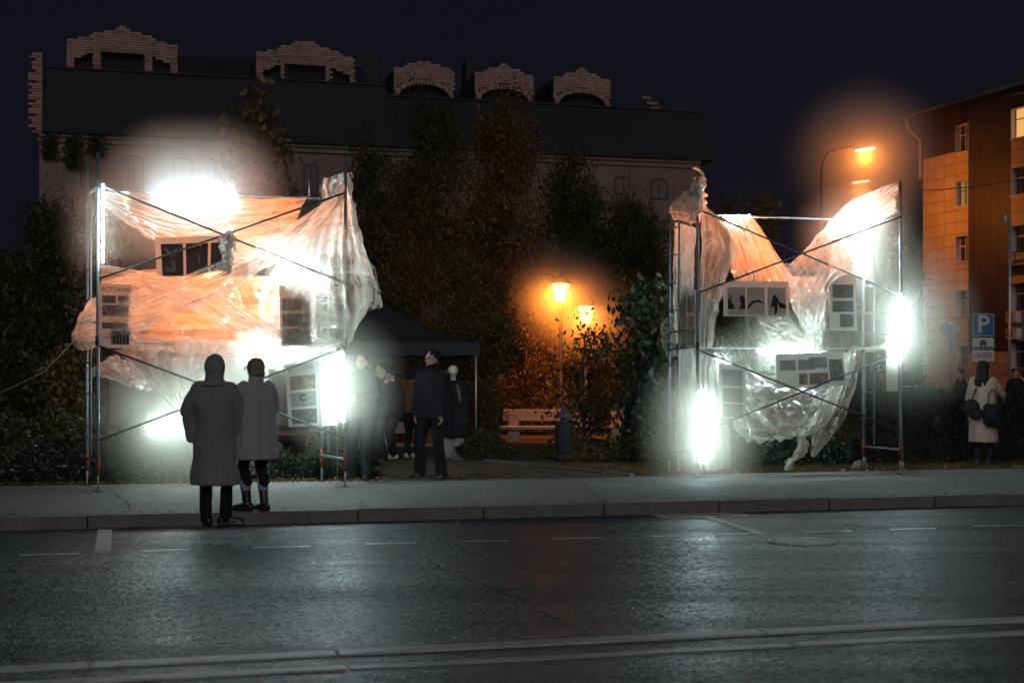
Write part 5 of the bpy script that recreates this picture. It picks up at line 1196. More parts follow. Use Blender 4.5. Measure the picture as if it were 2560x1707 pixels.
PG = 'printed posters tied into the scaffolds'
p = Poster('poster of three dark photographs high in the left scaffold', ((386,594),(592,588),(586,690),(393,692)), LVF+.02, PG)
for i, (a, b) in enumerate(((.07,.34),(.375,.65),(.685,.94))):
    f = p.pic(a, b, .17, .985, PRD); w = b-a
    if i == 0:
        p.shape(f, [(a+w*x, y) for x, y in ((.12,.28),(.25,.27),(.5,.42),(.72,.28),(.66,.44),(.45,.56))], PRF); p.shape(f, [(a+w*x, y) for x, y in ((.42,.58),(.62,.58),(.64,.84),(.44,.84))], PRF, 'held_sheet')
        p.shape(f, [(a+w*x, y) for x, y in ((.1,.78),(.2,.76),(.6,.84),(.55,.89),(.2,.88))], PRF)
    elif i == 1:
        for q in (((.30,.20),(.42,.22),(.38,.30)),((.60,.20),(.70,.20),(.66,.32)),((.55,.45),(.66,.47),(.62,.70),(.55,.68)),((.28,.62),(.38,.68),(.30,.68))): p.shape(f, [(a+w*x, y) for x, y in q], PRF)
p = Poster('tall poster tied to the left front post of the left scaffold under film', ((247,709),(329,712),(329,871),(247,869)), LVF-.03, PG)
p.title('АСТОРИЯ', .52, .09, .075, PRO); p.pic(.1,.52,.18,.30,PR[0]); p.pic(.58,.92,.18,.27,PR[4]); p.pic(.1,.92,.33,.50,PR[1]); p.pic(.1,.92,.60,.70,PR[2]); f = p.pic(.38,.92,.72,.94,PRD)
for k in range(5): p.shape(f, [(.40+k*.1,.73),(.44+k*.1,.73),(.44+k*.1,.93),(.40+k*.1,.93)], PRF, 'window_strip')
p = Poster('tall poster of three grey photographs behind film right of centre in the left scaffold', ((698,714),(776,714),(779,864),(702,865)), LVF+.06, PG)
p.pic(.08,.92,.22,.42,PR[0]); p.pic(.08,.92,.46,.68,PR[4]); p.pic(.08,.92,.71,.97,PR[1])
p = Poster('tilted white poster with three photographs low in the left scaffold', ((712,912),(794,901),(801,1063),(722,1067)), LVF+.02, PG)
p.title('АСТОРИЯ', .48, .10, .07, PRG); p.pic(.12,.9,.2,.42,PR[3]); f = p.pic(.12,.9,.46,.69,PR[5]); p.pic(.12,.9,.73,.96,PR[2])
p.shape(f, [(.5+.11*math.cos(t), .55+.055*math.sin(t)) for t in np.linspace(.6, 5.6, 12)] + [(.5+.06*math.cos(t), .55+.03*math.sin(t)) for t in np.linspace(5.6, .6, 12)], PRK, 'round_window')
p = Poster('wide pale text poster behind the two visitors in the left scaffold', ((430,893),(672,893),(668,990),(432,990)), LVB-.1, PG)
p.lines(.1,.45,[.25,.32,.39,.50,.57,.64]); p.lines(.5,.9,[.15,.30,.36,.42]); p.pic(.80,.93,.60,.93,PR[0])
p = Poster('small blank white sheet hanging beside the right post tube of the left scaffold', ((811,894),(838,894),(837,931),(813,931)), LVF+.15, PG)
p = Poster('long pale poster seen edge-on beside the low right tube of the left scaffold', ((795,905),(838,898),(842,1062),(803,1066)), LVF+.4, PG)
# right scaffold
p = Poster('wide board of three figure photographs high in the right scaffold', ((1808,703),(1971,704),(1973,791),(1809,790)), RVF+.02, PG)
p.lines(.06,.6,[.06]); p.lines(.78,.95,[.08])
f = p.pic(.06,.33,.17,.97,PRG); p.shape(f,[(.065,.5),(.10,.52),(.15,.68),(.17,.8),(.065,.8)],PRK); p.shape(f,[(.075,.42),(.10,.37),(.13,.42),(.13,.5),(.10,.53),(.08,.5)],PRF,'face'); p.shape(f,[(.24,.48),(.26,.42),(.31,.41),(.325,.5),(.325,.8),(.23,.8),(.27,.65),(.25,.56)],PRK); p.shape(f,[(.065,.81),(.33,.81),(.33,.84),(.065,.84)],PB,'table')
f = p.pic(.355,.625,.17,.97,PRG); p.shape(f,[(.36,.72),(.44,.56),(.53,.52),(.60,.60),(.62,.66),(.52,.60),(.46,.62),(.38,.78),(.36,.80)],PRK)
f = p.pic(.67,.95,.17,.97,PRG); p.shape(f,[(.76,.40),(.79,.38),(.86,.60),(.95,.66),(.95,.78),(.86,.76),(.82,.58),(.82,.80),(.80,.96),(.77,.96),(.77,.70),(.71,.78)],PRK)
p = Poster('tall white poster of building photographs right of the middle of the right scaffold', ((2072,688),(2140,688),(2143,827),(2074,827)), RVF+.05, PG)
p.pic(.12,.88,.17,.41,PR[0]); p.pic(.12,.88,.46,.66,PR[4]); p.pic(.38,.88,.70,.93,PR[0])
p = Poster('narrow orange lit strip of three photographs at the left end of the right scaffold', ((1715,727),(1740,724),(1739,873),(1715,871)), 0, PG, vs4=(RVB-.3, RVF+.2, RVF+.2, RVB-.3))
p.pic(.1,.9,.1,.39,PRO); p.pic(.1,.9,.43,.63,PRO); p.pic(.1,.9,.66,.94,PRO)
p = Poster('tall faded poster above the low left tube of the right scaffold', ((1797,908),(1864,912),(1865,1048),(1800,1044)), RVF+.03, PG)
p.pic(.12,.88,.10,.40,PR[5]); p.pic(.12,.88,.44,.70,PR[4]); p.pic(.12,.88,.73,.98,PR[4])
p = Poster('wide poster of small room photographs in the lower right of the right scaffold', ((1940,884),(2108,878),(2117,964),(1942,970)), RVF+.08, PG)
p.pic(.05,.28,.2,.5,PR[5]); p.pic(.32,.55,.2,.5,PR[5]); p.pic(.32,.44,.6,.92,PR[3]); p.pic(.48,.74,.14,.46,PR[5]); p.pic(.47,.74,.6,.92,PR[3]); p.pic(.77,.97,.22,.84,PR[1]); p.lines(.8,.97,[.9])
p = Poster('blank white board hanging under the right post tube of the right scaffold', ((2215,838),(2245,838),(2245,978),(2216,978)), RVF+.05, PG)
tag(tube_obj('hanging_string', [at_v(2107,828,RVF+.05), at_v(2109,879,RVF+.08)], .004, M['rope'], None, 5), 'string between the two right-hand posters of the right scaffold', 'string')
# ================================================================== BLACK CANOPY TENT
tc = at_D(1199, 890, 28.0); tu, tv = uv_of(tc); TW, TD = 4.5, 3.0; zc0 = tc.z; zc1 = zc0 + .27; zp = 3.52
tent = empty('canopy_tent', W(tu-TW/2, tv+TD/2, GZ), 'black pop-up canopy tent with sagging pointed roof and thin pole behind the left scaffold', 'canopy tent')
n = 22; bm = bmesh.new(); g_ = []
for j in range(n+1):
    row = []
    for i in range(n+1):
        a, b = i/n*2-1, j/n*2-1; r_ = max(abs(a), abs(b)); ang = min(abs(a), abs(b))/(r_+1e-6)
        z = zc1 + (zp-zc1)*(1-r_)**1.45 - .07*(1-ang)*r_*(1-r_)*4*.5 ; row.append(bm.verts.new(W(tu-TW/2+a*TW/2, tv+TD/2+b*TD/2, z)))
    g_.append(row)
for j in range(n):
    for i in range(n): bm.faces.new((g_[j][i], g_[j][i+1], g_[j+1][i+1], g_[j+1][i]))
from_bm('canopy', bm, M['tent'], tent, smooth=True)
bm = bmesh.new()
for a, b in (((0,0),(-1,0)),((-1,0),(-1,1)),((-1,1),(0,1)),((0,1),(0,0))):
    m = 16; prev = None
    for k in range(m+1):
        t = k/m; q = W(tu+TW*(a[0]+(b[0]-a[0])*t), tv+TD*(a[1]+(b[1]-a[1])*t)); wob = .015*math.sin(t*19); c = (bm.verts.new((q.x, q.y+wob*0, zc1-.002)), bm.verts.new((q.x+wob, q.y+wob, zc0+.012*math.sin(t*25))))
        if prev: bm.faces.new((prev[0], prev[1], c[1], c[0]))
        prev = c
from_bm('valance', bm, M['tent'], tent)
for a, b in ((0,0),(-1,0),(0,1),(-1,1)):
    q = W(tu+TW*a + (-.06 if a == 0 else .06), tv+TD*b + (.06 if b == 0 else -.06)); tube_obj('tent_pole', [(q.x,q.y,GZ),(q.x,q.y,zc1-.02)], .022, M['galv'], tent)
for b in (0, 1):
    for k in range(4):
        q0 = W(tu-TW*(k/4)-.06, tv+TD*b+(.07 if b == 0 else -.07)); q1 = W(tu-TW*((k+1)/4)-.0, tv+TD*b+(.07 if b == 0 else -.07))
        tube_obj('truss_bar', [(q0.x,q0.y,zc0+.04),(q1.x,q1.y,zc1-.06)], .010, M['steel_dark'], tent, 5); tube_obj('truss_bar', [(q0.x,q0.y+.03,zc1-.06),(q1.x,q1.y+.03,zc0+.04)], .010, M['steel_dark'], tent, 5)

# ================================================================== PEOPLE
PENDING = []
def p_ell(bm, c, r, rot=None, seg=16):
    m = bmesh.new(); bmesh.ops.create_uvsphere(m, u_segments=seg, v_segments=seg//2+2, radius=1)
    T = Matrix.Translation(Vector(c)) @ (rot or Matrix.Identity(4)) @ Matrix.Diagonal((*r, 1)); vm = {v: bm.verts.new(T @ v.co) for v in m.verts}
    for f in m.faces: bm.faces.new([vm[v] for v in f.verts])
    m.free()
def p_caps(bm, pts, rad, n=12):
    """closed round-ended tapered tube"""
    pts = [Vector(p) for p in pts]; d0 = (pts[0]-pts[1]).normalized(); d1 = (pts[-1]-pts[-2]).normalized()
    P = [pts[0]+d0*rad[0]*.95, pts[0]+d0*rad[0]*.6] + pts + [pts[-1]+d1*rad[-1]*.6, pts[-1]+d1*rad[-1]*.95]; Rr = [rad[0]*.3, rad[0]*.8] + list(rad) + [rad[-1]*.8, rad[-1]*.3]
    tube(bm, P, Rr, n)
def p_loft(bm, rings, n=28, folds=0, fa=.0, seed=0):
    """rings (x,y,z,rx,ry): closed loft, optional hanging folds growing downwards"""
    A = []; K = len(rings)
    for k, (x, y, z, rx, ry) in enumerate(rings):
        row = []
        for i in range(n):
            t = 2*math.pi*i/n; f = 1 + (fa*math.sin(folds*t+seed)*(k/(K-1))**1.2 if folds else 0); c, s = math.cos(t), math.sin(t)
            cc = math.copysign(abs(c)**.85, c); ss = math.copysign(abs(s)**.85, s); row.append(bm.verts.new((x+rx*cc*f, y+ry*ss*f, z)))
        A.append(row)
    for a, b in zip(A, A[1:]):
        for i in range(n): bm.faces.new((a[i], a[(i+1)%n], b[(i+1)%n], b[i]))
    bm.faces.new(A[0]); bm.faces.new(A[-1][::-1])
def sculpt(name, bm, mat, parent, voxel=.012, smooth=3, wr=0., wscale=9., tmp=None, wz=.45):
    bmesh.ops.recalc_face_normals(bm, faces=bm.faces); me = bpy.data.meshes.new(name); bm.to_mesh(me); bm.free()
    o = bpy.data.objects.new(name, me); COL.objects.link(o); o.parent = parent; me.materials.append(mat)
    md = o.modifiers.new('r', 'REMESH'); md.mode = 'VOXEL'; md.voxel_size = voxel; md.use_smooth_shade = True
    if smooth: s = o.modifiers.new('s', 'SMOOTH'); s.iterations = smooth; s.factor = .5
    PENDING.append((o, mat, wr, wscale, wz)); return o
def finish_sculpts():
    bpy.context.view_layer.update(); dg = bpy.context.evaluated_depsgraph_get(); new = []
    for o, mat, wr, ws, wz in PENDING: new.append(bpy.data.meshes.new_from_object(o.evaluated_get(dg)))
    for (o, mat, wr, ws, wz), me in zip(PENDING, new):
        old = o.data; nm = old.name; o.modifiers.clear(); o.data = me; bpy.data.meshes.remove(old); me.name = nm
        if wr:
            n_ = len(me.vertices); co = np.empty(n_*3); me.vertices.foreach_get('co', co); co = co.reshape(-1,3); no = np.empty(n_*3); me.vertices.foreach_get('normal', no); no = no.reshape(-1,3)
            d = np.array([(1-2.4*abs(mn.noise(Vector((x*ws, y*ws, z*ws*wz))))) + .5*mn.noise(Vector((x*ws*2.3, y*ws*2.3, z*ws*1.6))) for x, y, z in co]); co += no*d[:,None]*wr
            me.vertices.foreach_set('co', co.ravel())
        me.polygons.foreach_set('use_smooth', [True]*len(me.polygons)); me.update()
def cloth(name, col, rough=.85, sheen=.2, bump=.25, var=.25, bscale=120): return pmat(name, col, rough, var=var, scale=10, bump=bump, bscale=bscale, sheen=sheen, spec=.25)
def ik(a, b, l1, l2, hint):
    d = b-a; L = min(d.length, (l1+l2)*.999); dn = d.normalized(); b = a + dn*L; x = (l1*l1-l2*l2+L*L)/(2*L); h = math.sqrt(max(0, l1*l1-x*x)); hv = (hint-dn*hint.dot(dn)).normalized(); return a + dn*x + hv*h, b
def hand(bm, w, d, side, k, curl=.5, up=Vector((0,0,1))):
    """palm, four bent fingers of unequal length, thumb; w wrist, d direction, side +1 right"""
    d = d.normalized(); nrm = Vector((-side, 0, 0)) - d*Vector((-side,0,0)).dot(d)
    if nrm.length < .1: nrm = Vector((0,0,-1)) - d*d.z*-1
    nrm.normalize(); lat = d.cross(nrm).normalized()
    if lat.y < 0 and abs(d.z) > .5: lat = -lat
    if abs(d.z) <= .5 and lat.z < 0: lat = -lat
    c = w + d*.05*k; rot = Matrix((( d.x, lat.x, nrm.x, 0),(d.y, lat.y, nrm.y, 0),(d.z, lat.z, nrm.z, 0),(0,0,0,1)))
    p_ell(bm, c, (.055*k, .042*k, .018*k), rot, 12)
    for i, ln in enumerate((.074, .082, .076, .060)):
        o = (1.5-i)*.0215*k; a = w + d*.085*k + lat*o; b1 = a + (d*math.cos(curl*.5)+nrm*math.sin(curl*.5))*ln*.52*k; b2 = b1 + (d*math.cos(curl*1.5)+nrm*math.sin(curl*1.5))*ln*.48*k; p_caps(bm, [a - d*.02*k, b1, b2], [.0095*k,.0085*k,.007*k], 8)
    a = w + d*.03*k + lat*.030*k; b1 = a + (d*.6+lat*.65+nrm*.3).normalized()*.045*k; b2 = b1 + (d*.85+lat*.15+nrm*.45).normalized()*.032*k; p_caps(bm, [a, b1, b2], [.012*k,.010*k,.0085*k], 8)
DEF = dict(handR=(.27,.06,.80), handL=(-.27,.06,.80), footR=(.10,.0,.08), footL=(-.10,.0,.08), tilt=0, headyaw=0, stoop=0)
def person(label, px, py, H, yaw, pose={}, top=None, legs=None, shoes=None, hair=None, hat=None, skinmat=None, z0=GZ, Y=None, voxel=.013, group=None, toe=(0,0), beard=None, face=True, palms=True, tone=None):
    k = H/1.75; base = at_z(px, py, z0) if Y is None else Vector(((px-1280)*Y/FPX, Y, z0)); e = empty('person', base, label, 'person', group, rz=yaw); P = dict(DEF); P.update(pose)
    V3 = lambda t: Vector(t)*k; st = P['stoop']; skin = skinmat or M['skin']; body = bmesh.new()
    hips = {1: V3((.09,0,.93)), -1: V3((-.09,0,.93))}; sh = {1: V3((.175,st*.5,1.43-st*.1)), -1: V3((-.175,st*.5,1.43-st*.1))}; neck = V3((0,st*.7,1.49-st*.12)); head = V3((0,.015+st*1.15,1.635-st*.22))
    ft = {1: V3(P['footR']), -1: V3(P['footL'])}; hd = {1: V3(P['handR']), -1: V3(P['handL'])}
    p_loft(body, [(0,st*.5,1.46*k-st*.1,.10*k,.06*k),(0,st*.45,1.42*k-st*.1,.17*k,.085*k),(0,st*.3,1.25*k,.155*k,.105*k),(0,0,1.05*k,.13*k,.095*k),(0,0,.95*k,.155*k,.105*k),(0,0,.85*k,.15*k,.10*k)])
    p_caps(body, [V3((0,st*.5,1.42)), neck+V3((0,.01,.02)), head-V3((0,.01,.07))], [.062*k,.055*k,.052*k])
    hr = Matrix.Rotation(P['headyaw'], 4, 'Z') @ Matrix.Rotation(P['tilt'], 4, 'X'); HP = lambda t: head + (hr @ V3(t))
    p_ell(body, HP((0,-.012,.02)), (.074*k,.094*k,.098*k), hr, 18); p_ell(body, HP((0,.018,-.045)), (.056*k,.070*k,.065*k), hr); p_ell(body, HP((0,.075,-.085)), (.022*k,.018*k,.018*k), hr, 10)
    p_caps(body, [HP((0,.083,.015)), HP((0,.107,-.025))], [.010*k,.016*k], 8); p_ell(body, HP((0,.080,-.055)), (.026*k,.012*k,.011*k), hr, 10); p_ell(body, HP((0,.078,.035)), (.055*k,.014*k,.012*k), hr, 10)
    for s in (1,-1): p_ell(body, HP((s*.075,-.01,-.005)), (.010*k,.018*k,.030*k), hr, 10)
    limb = {}
    for s in (1,-1):
        kn, an = ik(hips[s], ft[s], .44*k, .43*k, Vector((s*.15,1,0))); p_caps(body, [hips[s], kn, an], [.088*k,.056*k,.040*k]); tdir = Matrix.Rotation(-s*.25 + (toe[0] if s > 0 else toe[1]), 4, 'Z') @ Vector((0,1,0))
        heel = an + V3((0,0,-.04)); p_caps(body, [heel - tdir*.03*k, heel + tdir*.09*k - V3((0,0,.012)), heel + tdir*.155*k - V3((0,0,.018))], [.038*k,.034*k,.024*k])
        el, wr = ik(sh[s], hd[s], .29*k, .26*k, Vector(P.get('elbow', (s*.6,-1,-.3))) if not isinstance(P.get('elbow'), dict) else Vector(P['elbow'][s])); p_caps(body, [sh[s], el, wr], [.056*k,.042*k,.028*k])
        if palms: hand(body, wr, (wr-el), s, k, P.get('curl', .5))
        limb[s] = (kn, an, tdir, el, wr)
    sculpt('body', body, skin, e, voxel if not palms else min(voxel, .0095), 2)
    if face:
        for s in (1,-1):
            bm = bmesh.new(); p_ell(bm, HP((s*.030,.083,.018)), (.013*k,.008*k,.008*k), hr, 10); me = bpy.data.meshes.new('eye'); bm.to_mesh(me); bm.free(); o = link('eye', me, M['frame_dark'], e, False)
        bm = bmesh.new(); p_ell(bm, HP((0,.092,-.055)), (.024*k,.005*k,.005*k), hr, 10); me = bpy.data.meshes.new('mouth'); bm.to_mesh(me); bm.free(); link('mouth', me, M['red'], e, False)
    if legs:
        bm = bmesh.new(); m, r_, r2 = legs[:3]
        for s in (1,-1):
            kn, an, tdir, el, wr = limb[s]; hem = an + V3((0,0,legs[3] if len(legs) > 3 else .0)); p_caps(bm, [hips[s]+V3((0,0,.02)), hips[s].lerp(kn,.5), kn, kn.lerp(hem,.6), hem], [.100*k*r_,.088*k*r_,.068*k*r_,.060*k*r2,.060*k*r2])
        p_ell(bm, V3((0,0,.95)), (.175*k*(.5+.5*r_),.125*k,.13*k)); sculpt('trousers', bm, m, e, voxel, 2, .005, 14)
    if shoes:
        m, tall = shoes[:2]
        for s in (1,-1):
            kn, an, tdir, el, wr = limb[s]; bm = bmesh.new(); heel = Vector((an.x, an.y, .052*k)); p_caps(bm, [heel - tdir*.045*k, heel + tdir*.08*k, heel + tdir*.165*k - V3((0,0,.010))], [.047*k,.044*k,.034*k])
            box(bm, (-.001,-.001,0),(0,0,.001)) if False else None
            up_ = an + (kn-an).normalized()*tall; p_caps(bm, [heel+V3((0,0,.02)), an, up_], [.050*k,.052*k,.056*k if tall > .1 else .048*k]); c = heel + tdir*.06*k; bmm = Matrix.Translation(Vector((c.x, c.y, .014*k))) @ Matrix.Rotation(math.atan2(-tdir.x, tdir.y), 4, 'Z')
            box(bm, (-.042*k,-.125*k,-.014*k), (.042*k,.135*k,.016*k), bmm); sculpt('boot' if tall > .08 else 'shoe', bm, m, e, .009, 1)
    if top:
        m = top['mat']; bm = bmesh.new(); hem = top['hem']; w = top.get('w', .23); wm = top.get('wm', .22); wh = top.get('wh', .24); d = top.get('d', .15); dh = top.get('dh', d); y = st*.5; fy = top.get('fy', 0)
        p_loft(bm, [(0,y,1.485*k-st*.1,.085*k,.075*k),(0,y,1.455*k-st*.1,.15*k,.095*k),(0,y,1.41*k-st*.1,(w-.03)*k,.12*k),(0,y*.8,1.30*k,(w-.005)*k,d*k),(0,y*.4,1.10*k,wm*k,d*k),(0,0,(.95+hem)/2*k,((wm+wh)/2)*k,((d+dh)/2)*k),(0,fy*.5,(hem+.12)*k,wh*k,dh*k),(0,fy,hem*k,wh*1.01*k,dh*1.01*k)], 36, top.get('folds', 5), top.get('fa', .05), top.get('seed', 1))
        for s in (1,-1):
            kn, an, tdir, el, wr = limb[s]; r = top.get('sleeve', 1.); p_caps(bm, [sh[s]+V3((-s*.02,0,-.01)), sh[s].lerp(el,.5), el, el.lerp(wr,.55), wr], [.068*k*r,.066*k*r,.060*k*r,.054*k*r,.050*k*r])
        if top.get('collar') == 1:
            cb = bmesh.new(); p_loft(cb, [(0,y-.015,1.545*k-st*.1,.075*k,.070*k),(0,y-.02,1.50*k-st*.1,.115*k,.10*k),(0,y-.02,1.455*k-st*.1,.145*k,.115*k)], 24); sculpt('collar', cb, m, e, .011, 1, .004, 12)
        if top.get('collar'): p_caps(bm, [neck+V3((0,-.01,-.03)), neck+V3((0,0,.03 if top['collar'] < 2 else .065))], [.085*k,.082*k])
        sculpt(top.get('name', 'coat'), bm, m, e, .012, 2, top.get('wr', .008), top.get('ws', 8), wz=top.get('wz', .45))
        if top.get('pockets'):
            for s in (1,-1):
                bm = bmesh.new(); box(bm, (s*.13*k-.055, -d*k-.012, .86*k), (s*.13*k+.055, -d*k*.8, .885*k)); bmesh.ops.bevel(bm, geom=bm.edges[:], offset=.006, segments=1, affect='EDGES'); me = bpy.data.meshes.new('pocket_flap'); bm.to_mesh(me); bm.free(); link('pocket_flap', me, m, e, False)
        if top.get('split'):
            bm = bmesh.new(); tube(bm, [(.01, -dh*k*1.02, hem*k+.01), (.008, -dh*k*1.0, (hem+.42)*k)], .006, 5); me = bpy.data.meshes.new('back_seam'); bm.to_mesh(me); bm.free(); link('back_seam', me, M['tent'], e, False)
    if hair:
        m, kind = hair[:2]; bm = bmesh.new(); 
        if kind == 'short': p_ell(bm, HP((0,-.036,.050)), (.083*k,.096*k,.086*k), hr, 18)
        if kind == 'bob': p_ell(bm, HP((0,-.025,.03)), (.094*k,.108*k,.104*k), hr, 18); p_ell(bm, HP((0,-.045,-.04)), (.088*k,.080*k,.075*k), hr)
        if kind == 'long': p_ell(bm, HP((0,-.02,.03)), (.095*k,.112*k,.110*k), hr, 18); p_loft(bm, [(head.x,head.y-.04*k,head.z+.05*k,.085*k,.07*k),(head.x,head.y-.06*k,head.z-.08*k,.10*k,.07*k),(head.x,head.y-.10*k,head.z-.22*k,.12*k,.05*k),(head.x,head.y-.125*k,head.z-.36*k,.115*k,.04*k),(head.x+.01,head.y-.125*k,head.z-.47*k,.08*k,.03*k)], 20, 7, .10)
        if kind == 'curly': p_ell(bm, HP((0,-.03,.03)), (.115*k,.12*k,.12*k), hr, 18); p_ell(bm, HP((0,-.05,-.06)), (.12*k,.09*k,.09*k), hr)
        sculpt('hair', bm, m, e, .011, 1, .008 if kind != 'curly' else .018, 22 if kind != 'long' else 16, wz=.3 if kind == 'long' else 1)
    if beard: bm = bmesh.new(); p_ell(bm, HP((0,.033,-.090)), (.058*k,.060*k,.038*k), hr); sculpt('beard', bm, beard, e, .009, 1)
    if hat:
        m, kind = hat[:2]; bm = bmesh.new()
        if kind == 'hood': p_ell(bm, HP((0,-.015,.015)), (.108*k,.128*k,.142*k), hr, 18); p_caps(bm, [HP((0,-.03,-.03)), neck+V3((0,-.02,.0))], [.092*k,.100*k]); p_ell(bm, HP((0,.03,-.06)), (.09*k,.075*k,.085*k), hr)
        if kind == 'beanie': p_ell(bm, HP((0,-.02,.055)), (.092*k,.108*k,.088*k), hr, 18); p_ell(bm, HP((0,-.02,.015)), (.094*k,.108*k,.035*k), hr, 18)
        if kind == 'cap': p_ell(bm, HP((0,-.015,.055)), (.086*k,.104*k,.07*k), hr, 18); p_ell(bm, HP((0,.10,.045)), (.065*k,.07*k,.010*k), hr)
        sculpt({'hood':'hood'}.get(kind, 'cap' if kind == 'cap' else 'beanie'), bm, m, e, .011, 2, .003, 12)
    return e, k, limb, HP, V3, base
def part_local(name, bm, mat, e, smooth=True):
    me = bpy.data.meshes.new(name); bm.to_mesh(me); bm.free()
    if smooth: me.polygons.foreach_set('use_smooth', [True]*len(me.polygons))
    return link(name, me, mat, e, False)
C_coat = cloth('grey_wool', (.22,.225,.225), var=.08); C_blk = cloth('black_cloth', (.014,.014,.018), .9, 0); C_blk2 = cloth('black_jacket', (.009,.010,.014), .9, 0)
C_fur = cloth('grey_ribbed', (.36,.385,.385), var=.08, bump=.5, bscale=60); C_beige = cloth('beige_wool', (.36,.26,.21)); C_brown = cloth('brown_leather', (.16,.075,.035), .5, .0); C_hair = cloth('dark_hair', (.012,.010,.010), .85, 0)
C_hair2 = cloth('light_hair', (.22,.19,.15), .5, 0); C_boot = pmat('boot_leather', (.02,.021,.024), .35, spec=.6, bump=.2); C_white = cloth('white_knit', (.60,.58,.56)); C_sock = cloth('grey_sock', (.30,.36,.40)); C_hood = cloth('hood_grey', (.20,.24,.24)); C_grey = cloth('light_grey_cloth', (.25,.25,.27)); C_sneak = pmat('sneaker_white', (.55,.50,.45), .5)
V180 = math.pi
# hooded visitor from behind
person('person in a long grey coat and hood seen from behind at the kerb', 537, 1313, 1.79, R(2), dict(handR=(.24,.10,.90), handL=(-.25,.10,.92), footR=(.11,.0,.08), footL=(-.095,0,.08), elbow={1:(1,-.25,0),-1:(-1,-.25,0)}, tilt=-.1),
       top=dict(mat=C_coat, hem=.43, w=.215, wm=.195, wh=.235, d=.165, dh=.17, sleeve=1.25, folds=4, fa=.07, seed=2, collar=1, wr=.013, ws=5, split=True, name='long_coat', pockets=0), legs=(C_blk, .95, 1.05), shoes=(C_boot, .10), hat=(C_hood, 'hood'), z0=0, face=False, palms=False, toe=(-1.2,.6))
# visitor in ribbed coat turned left
e, k, limb, HP, V3, base = person('person with glasses in a grey ribbed knee-length coat and ankle boots at the kerb edge', 640, 1277, 1.64, R(38), dict(handR=(.12,.30,1.12), handL=(-.14,.30,1.10), footR=(.10,-.02,.08), footL=(-.08,.06,.08), elbow={1:(1,-.5,-.5),-1:(-1,-.5,-.5)}, headyaw=R(18), stoop=.02, tilt=-.05),
       top=dict(mat=C_fur, hem=.60, w=.215, wm=.225, wh=.265, d=.18, dh=.19, sleeve=1.25, folds=22, fa=.06, seed=1, collar=2, wr=.006, ws=14, wz=.05, name='ribbed_coat'), legs=(C_blk, 1.0, .95, .25), shoes=(C_boot, .17), hair=(C_hair2, 'bob'), z0=GZ+.008, face=True, palms=True, toe=(.3,.3))
for s in (1,-1):
    kn, an, tdir, el, wr = limb[s]; bm = bmesh.new(); a = an + (kn-an).normalized()*.17; p_caps(bm, [a, a + (kn-an).normalized()*.07], [.060,.058]); part_local('sock', bm, C_sock, e)
bm = bmesh.new(); 
for s in (1,-1): tube(bm, [HP((s*.033+.028*math.cos(t), .105, .015+.024*math.sin(t))) for t in np.linspace(0, 6.28, 12)], .004, 5)
tube(bm, [HP((.06,.10,.02)), HP((.08,.02,.02)), HP((.08,-.03,.01))], .004, 5); tube(bm, [HP((-.06,.10,.02)), HP((-.08,.02,.02)), HP((-.08,-.03,.01))], .004, 5); part_local('glasses', bm, M['frame_dark'], e)
# bearded man in black
e, k, limb, HP, V3, base = person('tall bearded man in a black zipped jacket standing legs apart before the black tent', 1080, 1196, 1.85, R(158), dict(handR=(.20,.10,.86), handL=(-.20,.10,.86), footR=(.20,-.05,.08), footL=(-.17,.05,.08), headyaw=R(-22), tilt=-.03, elbow={1:(1,-.5,0),-1:(-1,-.5,0)}),
       top=dict(mat=C_blk2, hem=.82, w=.26, wm=.245, wh=.235, d=.15, sleeve=1.2, folds=3, fa=.04, collar=1, wr=.008, ws=7, name='jacket'), legs=(C_blk2, 1.08, 1.35), shoes=(C_boot, .05), hair=(C_hair, 'short'), beard=C_hair, face=True, palms=True)
bm = bmesh.new(); tube(bm, [(.0,.158*k,1.40*k),(-.01,.163*k,1.2*k),(-.015,.16*k,.98*k)], .0022, 5); part_local('zip', bm, M['steel_dark'], e)
bm = bmesh.new(); tube(bm, [(.05,.0,.25),(.12,.0,.25)], .001, 4); bm.free()
# man smoking inside the tube glow
e, k, limb, HP, V3, base = person('man in dark clothes with a cigarette in the glow beside the left scaffold', 905, 1199, 1.80, R(160), dict(handR=(.20,.10,.88), handL=(-.10,.30,1.14), footR=(.14,-.0,.08), footL=(-.10,.04,.08), headyaw=R(15), elbow={1:(1,-.5,0),-1:(-1,-.3,-.8)}, curl=.9),
       top=dict(mat=C_blk, hem=.84, w=.25, wm=.23, wh=.22, d=.15, sleeve=1.15, folds=3, fa=.04, collar=1, wr=.008, ws=7, name='jacket'), legs=(C_blk, 1.1, 1.2), shoes=(C_boot, .05), hair=(C_hair, 'short'), face=True, palms=True)
kn, an, tdir, el, wr = limb[-1]; d = (wr-el).normalized(); bm = bmesh.new(); a = wr + d*.12; tube(bm, [a, a+Vector((-.03,.06,.02))], .005, 6); part_local('cigarette', bm, C_white, e)
BG = 'people standing under the black tent'
person('person in black with pale sneakers facing left under the tent', 985, 1146, 1.66, R(70), dict(handR=(.18,.22,.90), handL=(-.20,.20,.86), footR=(.10,.05,.08), footL=(-.12,-.05,.08), stoop=.05),
       top=dict(mat=C_blk2, hem=.82, w=.25, wm=.23, wh=.21, d=.16, sleeve=1.15, wr=.008, name='jacket'), legs=(C_blk2, 1.1, 1.1), shoes=(C_sneak, .05), hair=(C_hair, 'short'), hat=(C_blk2, 'cap'), face=False, palms=True, group=BG)
